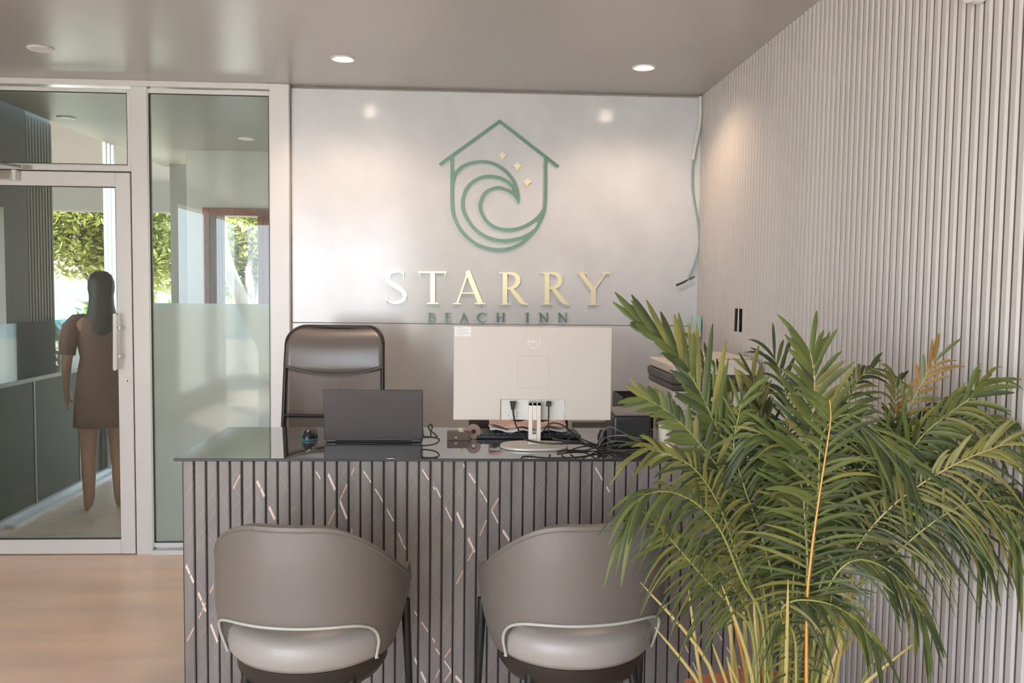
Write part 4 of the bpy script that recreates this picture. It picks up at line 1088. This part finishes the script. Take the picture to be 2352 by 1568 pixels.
def make_chair(label, loc, rz):
    t = thing('barrel_dining_chair', label, 'chair', loc, rz, 'upholstered chairs in front of the counter')
    NS, NV = 120, 22
    def pos(s, z): x, y = plan(s); f_ = flare(z); return Vector((x*f_, y*f_, z))
    b = MB(); vs = []; fs = []
    for i in range(NS+1):
        s = -1+2*i/NS; lo, hi = zbot_f(s), ztop_f(s)
        for j in range(NV+1):
            v = j/NV; vs.append(pos(s, lo+(hi-lo)*v))
    for i in range(NS):
        for j in range(NV): fs.append((i*(NV+1)+j, (i+1)*(NV+1)+j, (i+1)*(NV+1)+j+1, i*(NV+1)+j+1))
    b.add(vs, fs, leather)
    o = b.build('backrest', t, smooth=True, angle=180)
    # thickness inwards
    md = o.modifiers.new('solid', 'SOLIDIFY'); md.thickness = .034; md.offset = -1; md.use_rim = True
    md = o.modifiers.new('bevel', 'BEVEL'); md.width = .009; md.segments = 3; md.limit_method = 'ANGLE'; md.angle_limit = math.radians(50)
    # piping round the rear opening and seam under the top edge
    b = MB(); S_ = [-.473+.946*i/80 for i in range(81)]
    b.tube([pos(s, zbot_f(s))*1.0+Vector((0, -.002, -.003)) for s in S_], .0042, piping_m, 8); b.build('piping', t, smooth=True)
    b = MB(); b.tube([pos(-1+2*i/100, ztop_f(-1+2*i/100)-.013)*1.0 for i in range(101)], .0022, leather, 6); b.build('seam', t, smooth=True)
    # cushion
    b = MB(); prof = [(.80, .392), (.93, .396), (.99, .414), (1.0, .440), (.985, .468), (.94, .484), (.84, .492), (.6, .498), (.3, .50), (.01, .50)]
    b.lathe(prof, (0, 0, 0), seat_leather_lit, 56, sx=.250, sy=.250)
    for v in b.v: 
        if v.y > 0: v.y *= .95
    b.build('seat', t, smooth=True, angle=60)
    b = MB(); b.lathe([(.70, .315), (.86, .325), (.93, .35), (.95, .391), (.5, .392)], (0, 0, 0), dark_base, 48, sx=.238, sy=.238); b.build('seat_base', t, smooth=True, angle=60)
    for (x, y, zz) in ((.262, .10, .50), (-.262, .10, .50), (.155, -.14, .37), (-.155, -.14, .37)):
        ox = math.copysign(.012, x) if y > 0 else math.copysign(.05, x); oy = .05 if y > 0 else -.045
        b = MB(); b.tube([(x, y, zz), (x, y, zz-.03), (x+ox, y+oy, .0)], [.014, .0145, .009], black_metal, 12); b.build('leg', t, smooth=True)
    return t
c1 = onY(718, 1300, 2.62); c2 = onY(1312, 1300, 2.62)
make_chair('taupe leather barrel chair in front of the laptop, left of the pair', (c1.x+.004, 2.615, 0), math.radians(-8))
make_chair('taupe leather barrel chair beside the palm, right of the pair', (c2.x, 2.615, 0), math.radians(7))

# ------------------------------------------------------------------ potted palm
YPm = 1.90
pc = onY(1790, 1568, YPm)
palm = thing('potted_palm', 'large feathery green palm in a round terracotta pot by the fluted wall', 'potted plant', (pc.x, YPm, 0))
PO = Vector((pc.x, YPm, 0))
terra = mat('terracotta_scallop', (.55, .20, .10), .55, noise=(20, .12, (1, 1, 1)))
b = MB(); n_ = 96; prof = [(.17, 0), (.20, .02), (.24, .25), (.262, .46), (.262, .492), (.246, .492), (.238, .44), (.20, .40)]
vs = []
for i, (r_, h_) in enumerate(prof):
    for k in range(n_):
        a = 2*PI*k/n_; sc_ = 1+.012*math.cos(a*40)*(1 if 3 <= i <= 5 else 0); dz = .004*math.cos(a*40) if i in (4, 5) else 0
        vs.append((r_*sc_*math.cos(a), r_*sc_*math.sin(a), h_+dz))
fs = [(i*n_+k, i*n_+(k+1) % n_, (i+1)*n_+(k+1) % n_, (i+1)*n_+k) for i in range(len(prof)-1) for k in range(n_)]+[tuple(range(n_))[::-1]]
b.add(vs, fs, terra); b.build('pot', palm, smooth=True, angle=60)
b = MB(); b.lathe([(.001, .425), (.15, .43), (.215, .425), (.215, .40)], (0, 0, 0), mat('soil', (.06, .04, .025), .95, bump=(60, .8, (1, 1, 1))), 40); b.build('soil', palm, smooth=True)
Lg = [leaf_mat('palm_leaf', (.115, .15, .040), .25, .28, .42), leaf_mat('palm_leaf_dark', (.058, .082, .028), .25, .25, .42), leaf_mat('palm_leaf_olive', (.20, .20, .055), .28, .3, .45), leaf_mat('palm_leaf_brown', (.24, .155, .05), .25, .3, .5)]
stem_g = mat('stem_green', (.26, .27, .075), .4); stem_y = mat('stem_yellow', (.46, .36, .13), .4); stem_o = mat('stem_orange', (.62, .30, .07), .4)
RP = random.Random(11)
def cr(P_, k):
    out = []
    for i in range(len(P_)-1):
        p0 = P_[max(i-1, 0)]; p1 = P_[i]; p2 = P_[i+1]; p3 = P_[min(i+2, len(P_)-1)]
        for j in range(k):
            t = j/k; out.append(.5*((2*p1)+(-p0+p2)*t+(2*p0-5*p1+4*p2-p3)*t*t+(-p0+3*p1-3*p2+p3)*t**3))
    out.append(P_[-1]); return out
def frond(pts, leaf_from=.45, L=.15, nleaf=26, facing=.6, droop=.25, mi=0, stem=None, w=.0088, spread=52, rs=.0045, sides=(1, 1), tipang=22):
    """pts = world points of the rachis from the pot to the tip (relative to PO)"""
    nleaf = int(nleaf*1.2); w *= .80; facing = max(.3, min(1, facing+RP.uniform(-.2, .05)))
    P_ = [Vector(p) for p in pts]
    C_ = cr(P_, 10); n = len(C_)
    ln = [0]
    for i in range(1, n): ln.append(ln[-1]+(C_[i]-C_[i-1]).length)
    T = ln[-1]
    def at(u):
        d = u*T
        for i in range(1, n):
            if ln[i] >= d:
                f_ = (d-ln[i-1])/max(1e-9, ln[i]-ln[i-1]); return C_[i-1].lerp(C_[i], f_), (C_[min(i+1, n-1)]-C_[max(i-2, 0)]).normalized()
        return C_[-1], (C_[-1]-C_[-2]).normalized()
    bs = MB(); bs.tube(C_, [rs*(1-.75*ln[i]/T) for i in range(n)], stem or stem_g, 6)
    bl = MB(); vs = []; fs = []; lm = []
    nrm0 = Vector((0, -1, 0))*facing+Vector((0, 0, 1))*(1-facing)
    for k in range(nleaf):
        u = leaf_from+(1-leaf_from)*(k+.3)/nleaf
        for sd in (-1, 1):
            if sides[0 if sd < 0 else 1] <= 0: continue
            p, tg = at(min(1, u+RP.uniform(-.004, .004)))
            side = tg.cross(nrm0)
            if side.length < .05: side = tg.cross(Vector((1, 0, 0)))
            side.normalize(); nrm = side.cross(tg).normalized()
            v = (k+.5)/nleaf
            ang = math.radians(spread+(tipang-spread)*v**1.4+RP.uniform(-9, 9))
            d = (tg*math.cos(ang)+side*sd*math.sin(ang)+nrm*RP.uniform(-.15, .35)).normalized()
            LL = L*(.62+.38*math.sin(PI*min(1, v*1.15+.12)))*(1+.28*max(0, v-.6)/.4)*RP.uniform(.75, 1.15)*sides[0 if sd < 0 else 1]
            wd = d.cross(nrm).normalized(); ww = w*RP.uniform(.8, 1.15)*(1+.35*v)
            dr = droop*RP.uniform(.5, 2.0)
            segs_ = 6; o = len(vs); lm.append(RP.choice((0, 0, 0, 0, 0, 1, 1, 2)))
            for j in range(segs_+1):
                t = j/segs_
                c = p+d*LL*t+Vector((0, 0, -1))*dr*LL*t*t+PO
                wj = ww*(.35+.65*min(1, t*4))*(1-max(0, (t-.6)/.4)**2.2*.80)
                if c.x > XR-.02: c.x = XR-.02-.1*(c.x-XR+.02)
                vs += [c-wd*wj*.5-PO, c+nrm*wj*.14-PO, c+wd*wj*.5-PO]
            for j in range(segs_):
                a = o+j*3; fs += [(a, a+3, a+4, a+1), (a+1, a+4, a+5, a+2)]
    o_ = len(bl.v); bl.v += vs; ks = [bl.mid(Lg[mi]), bl.mid(Lg[(mi+1) % 2]), bl.mid(Lg[2])]
    for q_, f_ in enumerate(fs): bl.f.append([o_+i for i in f_]); bl.mi.append(ks[lm[q_//12]])
    fr = bl.build('frond', palm, smooth=True, angle=180)
    bs.build('stem', fr, smooth=True)
    return fr
def ZP(x, y, dy=0.0):   # point seen at zoom-8 coordinates, at depth YPm+dy
    p = onY(1380+x/1.765, 680+y/1.765, YPm+dy); return p-PO
def base(x, dy=0):      # foot of a stem inside the pot
    return Vector((max(-.15, min(.15, (x-800)/1.765/2000*YPm*1.0)), max(-.13, min(.13, dy)), .43))
FR = [
 # (zoom points, base x, depth base, depth tip, kwargs)
 ([(640, 1250), (590, 900), (540, 680), (455, 500), (370, 330), (285, 215), (185, 135)], 690, .05, .10, dict(leaf_from=.60, L=.150, nleaf=26, facing=.95, droop=.0, mi=0, spread=36, sides=(.6, 1.15), w=.0135, tipang=9)),
 ([(700, 1200), (650, 850), (600, 620), (530, 430), (440, 290), (370, 205)], 720, .10, .30, dict(leaf_from=.55, L=.13, nleaf=22, facing=.6, droop=.3, mi=1, spread=55)),
 ([(720, 1250), (690, 950), (680, 700), (650, 480), (610, 300)], 730, .10, .25, dict(leaf_from=.62, L=.11, nleaf=18, facing=.9, droop=.1, mi=2, spread=40)),
 ([(830, 1300), (835, 950), (845, 650), (862, 440), (866, 330), (850, 230)], 820, -.02, .0, dict(leaf_from=.60, L=.155, nleaf=26, facing=1.0, droop=.12, mi=0, stem=stem_y, spread=55, w=.0125, rs=.005)),
 ([(835, 1300), (850, 1080), (880, 850), (915, 620), (932, 500), (928, 420)], 830, -.13, -.16, dict(leaf_from=.42, L=.16, nleaf=22, facing=1.0, droop=.22, mi=0, stem=stem_o, spread=72, rs=.0048, tipang=35)),
 ([(850, 1150), (880, 800), (900, 560), (1000, 480), (1130, 560), (1260, 690)], 850, .0, -.05, dict(leaf_from=.50, L=.155, nleaf=28, facing=.9, droop=.55, mi=0, spread=72)),
 ([(930, 1250), (1040, 1020), (1150, 880), (1300, 760), (1480, 660), (1650, 595)], 900, .0, -.08, dict(leaf_from=.50, L=.15, nleaf=30, facing=.7, droop=.5, mi=2, stem=stem_y, spread=60)),
 ([(960, 1300), (1130, 1110), (1290, 960), (1430, 865), (1560, 830), (1650, 880), (1700, 1000)], 900, -.05, -.10, dict(leaf_from=.62, L=.13, nleaf=26, facing=.8, droop=.7, mi=1, stem=stem_g, spread=60)),
 ([(930, 1200), (1040, 980), (1180, 750), (1300, 570), (1420, 470), (1500, 410), (1560, 340)], 880, .08, -.02, dict(leaf_from=.52, L=.155, nleaf=28, facing=.95, droop=.35, mi=0, spread=60, w=.0115)),
 ([(940, 1150), (1050, 900), (1160, 650), (1260, 430), (1320, 320), (1360, 250)], 880, .10, .05, dict(leaf_from=.55, L=.11, nleaf=22, facing=.6, droop=.25, mi=3, spread=38)),
 ([(620, 1400), (520, 1250), (400, 1120), (280, 980), (215, 905), (165, 870), (125, 880)], 660, -.08, -.15, dict(leaf_from=.52, L=.11, nleaf=26, facing=.85, droop=.6, mi=0, stem=stem_g, spread=62)),
 ([(640, 1350), (560, 1080), (480, 850), (380, 700), (270, 640), (220, 625), (165, 615)], 680, -.02, -.06, dict(leaf_from=.55, L=.105, nleaf=26, facing=.8, droop=.3, mi=2, spread=55)),
 ([(660, 1300), (600, 1000), (520, 770), (420, 620), (320, 510), (240, 445), (165, 412)], 700, .02, .05, dict(leaf_from=.56, L=.088, nleaf=28, facing=.95, droop=.1, mi=0, spread=58, w=.0125)),
 ([(660, 1350), (570, 1150), (490, 960), (400, 850), (290, 795), (195, 800), (140, 840)], 690, -.08, -.20, dict(leaf_from=.48, L=.12, nleaf=28, facing=.75, droop=.6, mi=0, spread=62)),
 ([(790, 1420), (730, 1290), (780, 1235), (900, 1240), (1010, 1290), (1080, 1360), (1120, 1420)], 780, -.12, -.18, dict(leaf_from=.30, L=.085, nleaf=30, facing=.55, droop=.7, mi=1, spread=65)),
 ([(870, 1350), (940, 1150), (1030, 1070), (1150, 1100), (1260, 1210), (1320, 1330)], 860, -.10, -.15, dict(leaf_from=.42, L=.10, nleaf=28, facing=.5, droop=.6, mi=1, spread=60)),
 ([(950, 1250), (1100, 1020), (1260, 870), (1400, 790), (1560, 770), (1690, 810)], 890, .05, .0, dict(leaf_from=.50, L=.14, nleaf=28, facing=.7, droop=.65, mi=1, spread=62)),
 ([(900, 1150), (960, 900), (1060, 700), (1200, 590), (1400, 530), (1560, 520), (1690, 560)], 870, .05, .02, dict(leaf_from=.48, L=.14, nleaf=30, facing=.9, droop=.3, mi=0, spread=64)),
 ([(760, 1250), (740, 950), (730, 720), (760, 520), (740, 350), (700, 240)], 760, .12, .30, dict(leaf_from=.50, L=.14, nleaf=26, facing=.9, droop=.3, mi=1, spread=60)),
 ([(880, 1200), (930, 900), (980, 650), (1000, 450), (1050, 330), (1110, 290)], 850, .12, .28, dict(leaf_from=.50, L=.13, nleaf=26, facing=.8, droop=.35, mi=0, spread=60)),
 ([(900, 1250), (1000, 980), (1120, 760), (1180, 600), (1190, 450), (1200, 330)], 870, .12, .25, dict(leaf_from=.50, L=.12, nleaf=24, facing=.8, droop=.35, mi=2, spread=50)),
 ([(720, 1300), (640, 1080), (560, 900), (500, 740), (470, 560), (430, 430)], 720, .05, .15, dict(leaf_from=.45, L=.13, nleaf=28, facing=.8, droop=.4, mi=1, spread=60)),
 ([(780, 1300), (740, 1080), (690, 900), (620, 780), (520, 720), (420, 740)], 760, 0.03, .12, dict(leaf_from=.45, L=.13, nleaf=28, facing=.8, droop=.5, mi=0, spread=62)),
 ([(800, 1300), (790, 1050), (770, 850), (700, 700), (600, 640), (500, 660)], 780, 0.03, .10, dict(leaf_from=.45, L=.13, nleaf=28, facing=.85, droop=.5, mi=0, spread=64)),
 ([(840, 1250), (870, 1000), (940, 830), (1040, 740), (1150, 730), (1250, 800)], 830, .04, .10, dict(leaf_from=.45, L=.13, nleaf=28, facing=.9, droop=.55, mi=0, spread=66)),
 ([(780, 1200), (770, 950), (750, 750), (680, 600), (600, 520), (520, 500)], 770, .0, .1, dict(leaf_from=.42, L=.14, nleaf=30, facing=.9, droop=.35, mi=0, spread=66)),
 ([(830, 1200), (830, 950), (810, 750), (760, 620), (680, 560), (590, 570)], 790, -.05, .02, dict(leaf_from=.42, L=.14, nleaf=30, facing=.9, droop=.45, mi=1, spread=66)),
 ([(930, 1200), (1010, 950), (1110, 720), (1240, 560), (1380, 450), (1480, 430)], 880, .08, .10, dict(leaf_from=.45, L=.13, nleaf=28, facing=.8, droop=.5, mi=1, spread=62)),
 ([(870, 1150), (920, 850), (1000, 650), (1100, 560), (1220, 540), (1320, 590)], 850, .05, .08, dict(leaf_from=.45, L=.13, nleaf=28, facing=.9, droop=.5, mi=1, spread=62)),
 ([(800, 1150), (810, 850), (830, 640), (900, 540), (980, 520), (1060, 560)], 810, .0, .1, dict(leaf_from=.42, L=.13, nleaf=28, facing=.9, droop=.5, mi=0, spread=64)),
 ([(620, 1380), (540, 1180), (440, 1060), (330, 980), (250, 950)], 660, -.02, .0, dict(leaf_from=.5, L=.10, nleaf=22, facing=.9, droop=.5, mi=2, spread=58)),
 ([(700, 1250), (660, 1000), (590, 800), (540, 620), (560, 480), (580, 400)], 720, .0, .05, dict(leaf_from=.45, L=.13, nleaf=28, facing=.9, droop=.35, mi=0, spread=60)),
 ([(960, 1250), (1090, 1060), (1240, 930), (1400, 900), (1530, 960), (1560, 1060)], 900, .0, .0, dict(leaf_from=.55, L=.11, nleaf=24, facing=.7, droop=.6, mi=1, spread=60)),
]
for (zp, bx_, d0, d1, kw) in FR:
    n = len(zp); pts = [base(bx_, d0)]
    for i, (x, y) in enumerate(zp):
        f_ = (i+1)/n; pts.append(ZP(x, y, d0+(d1-d0)*f_))
    for q in pts:
        if q.x+PO.x > XR-.03: q.x = XR-.03-PO.x
    frond(pts, **kw)
# bare canes rising from the pot
for k in range(46):
    a = RP.uniform(0, 2*PI); r_ = RP.uniform(.02, .15); bx = r_*math.cos(a); by = r_*math.sin(a)*.8
    h_ = RP.uniform(.22, .46); sp = RP.uniform(.35, 1.3)
    top = Vector((bx+bx*sp*1.2, by+by*sp*.8, .42+h_))
    bmid = Vector((bx*1.25, by*1.2, .42+h_*.5))
    b = MB(); b.tube(cr([Vector((bx, by, .415)), bmid, top], 5), [.0052, .0052, .005, .005, .0048, .0046, .0044, .004, .0034, .0024, .0008], (stem_y, stem_g, stem_y, stem_o if k % 3 == 0 else stem_y)[k % 4], 7)
    b.build('cane', palm, smooth=True)

# ------------------------------------------------------------------ light
W = bpy.data.worlds.new('sky'); SC.world = W; W.use_nodes = True
nt = W.node_tree; bg = nt.nodes['Background']
tc = nt.nodes.new('ShaderNodeTexCoord'); sx = nt.nodes.new('ShaderNodeSeparateXYZ'); rp = nt.nodes.new('ShaderNodeValToRGB')
nt.links.new(tc.outputs['Generated'], sx.inputs[0]); nt.links.new(sx.outputs['Z'], rp.inputs['Fac']); nt.links.new(rp.outputs['Color'], bg.inputs['Color'])
cr_ = rp.color_ramp; cr_.elements[0].position = 0; cr_.elements[0].color = (.86, .94, 1.06, 1); cr_.elements[1].position = .6; cr_.elements[1].color = (.42, .62, .95, 1)
e = cr_.elements.new(.12); e.color = (.78, .90, 1.05, 1)
bg.inputs['Strength'].default_value = 3.5
sun = bpy.data.lights.new('sun', 'SUN'); sun.energy = 9; sun.angle = math.radians(.8); sun.color = (1, .93, .82)
so = bpy.data.objects.new('sun', sun); COL.objects.link(so); so.rotation_euler = Vector((-.35, -.55, .8)).to_track_quat('Z', 'Y').to_euler()
# portals at the open bays help the sky light to be sampled
def portal(name, loc, rot, sx_, sy_):
    l = bpy.data.lights.new(name, 'AREA'); l.shape = 'RECTANGLE'; l.size = sx_; l.size_y = sy_
    l.cycles.is_portal = True
    o = bpy.data.objects.new(name, l); COL.objects.link(o); o.location = loc; o.rotation_euler = rot
portal('portal_front', (-1.0, YR+.1, 1.25), (-PI/2, 0, 0), 4.6, 2.2)
portal('portal_left', (XL+.1, -1.85, 1.3), (0, -PI/2, 0), 2.1, 3.1)
portal('portal_veranda', (-5.0, 8.9, 1.2), (-PI/2, 0, PI), 5.0, 2.4)

SC.view_settings.view_transform = 'Standard'; SC.view_settings.look = 'None'; SC.view_settings.gamma = 1
SC.view_settings.use_curve_mapping = False
SC.view_settings.exposure = 1.54
SC.cycles.use_denoising = True
SC.cycles.max_bounces = 10; SC.cycles.diffuse_bounces = 6; SC.cycles.glossy_bounces = 5; SC.cycles.transparent_max_bounces = 12
SC.cycles.sample_clamp_indirect = 8
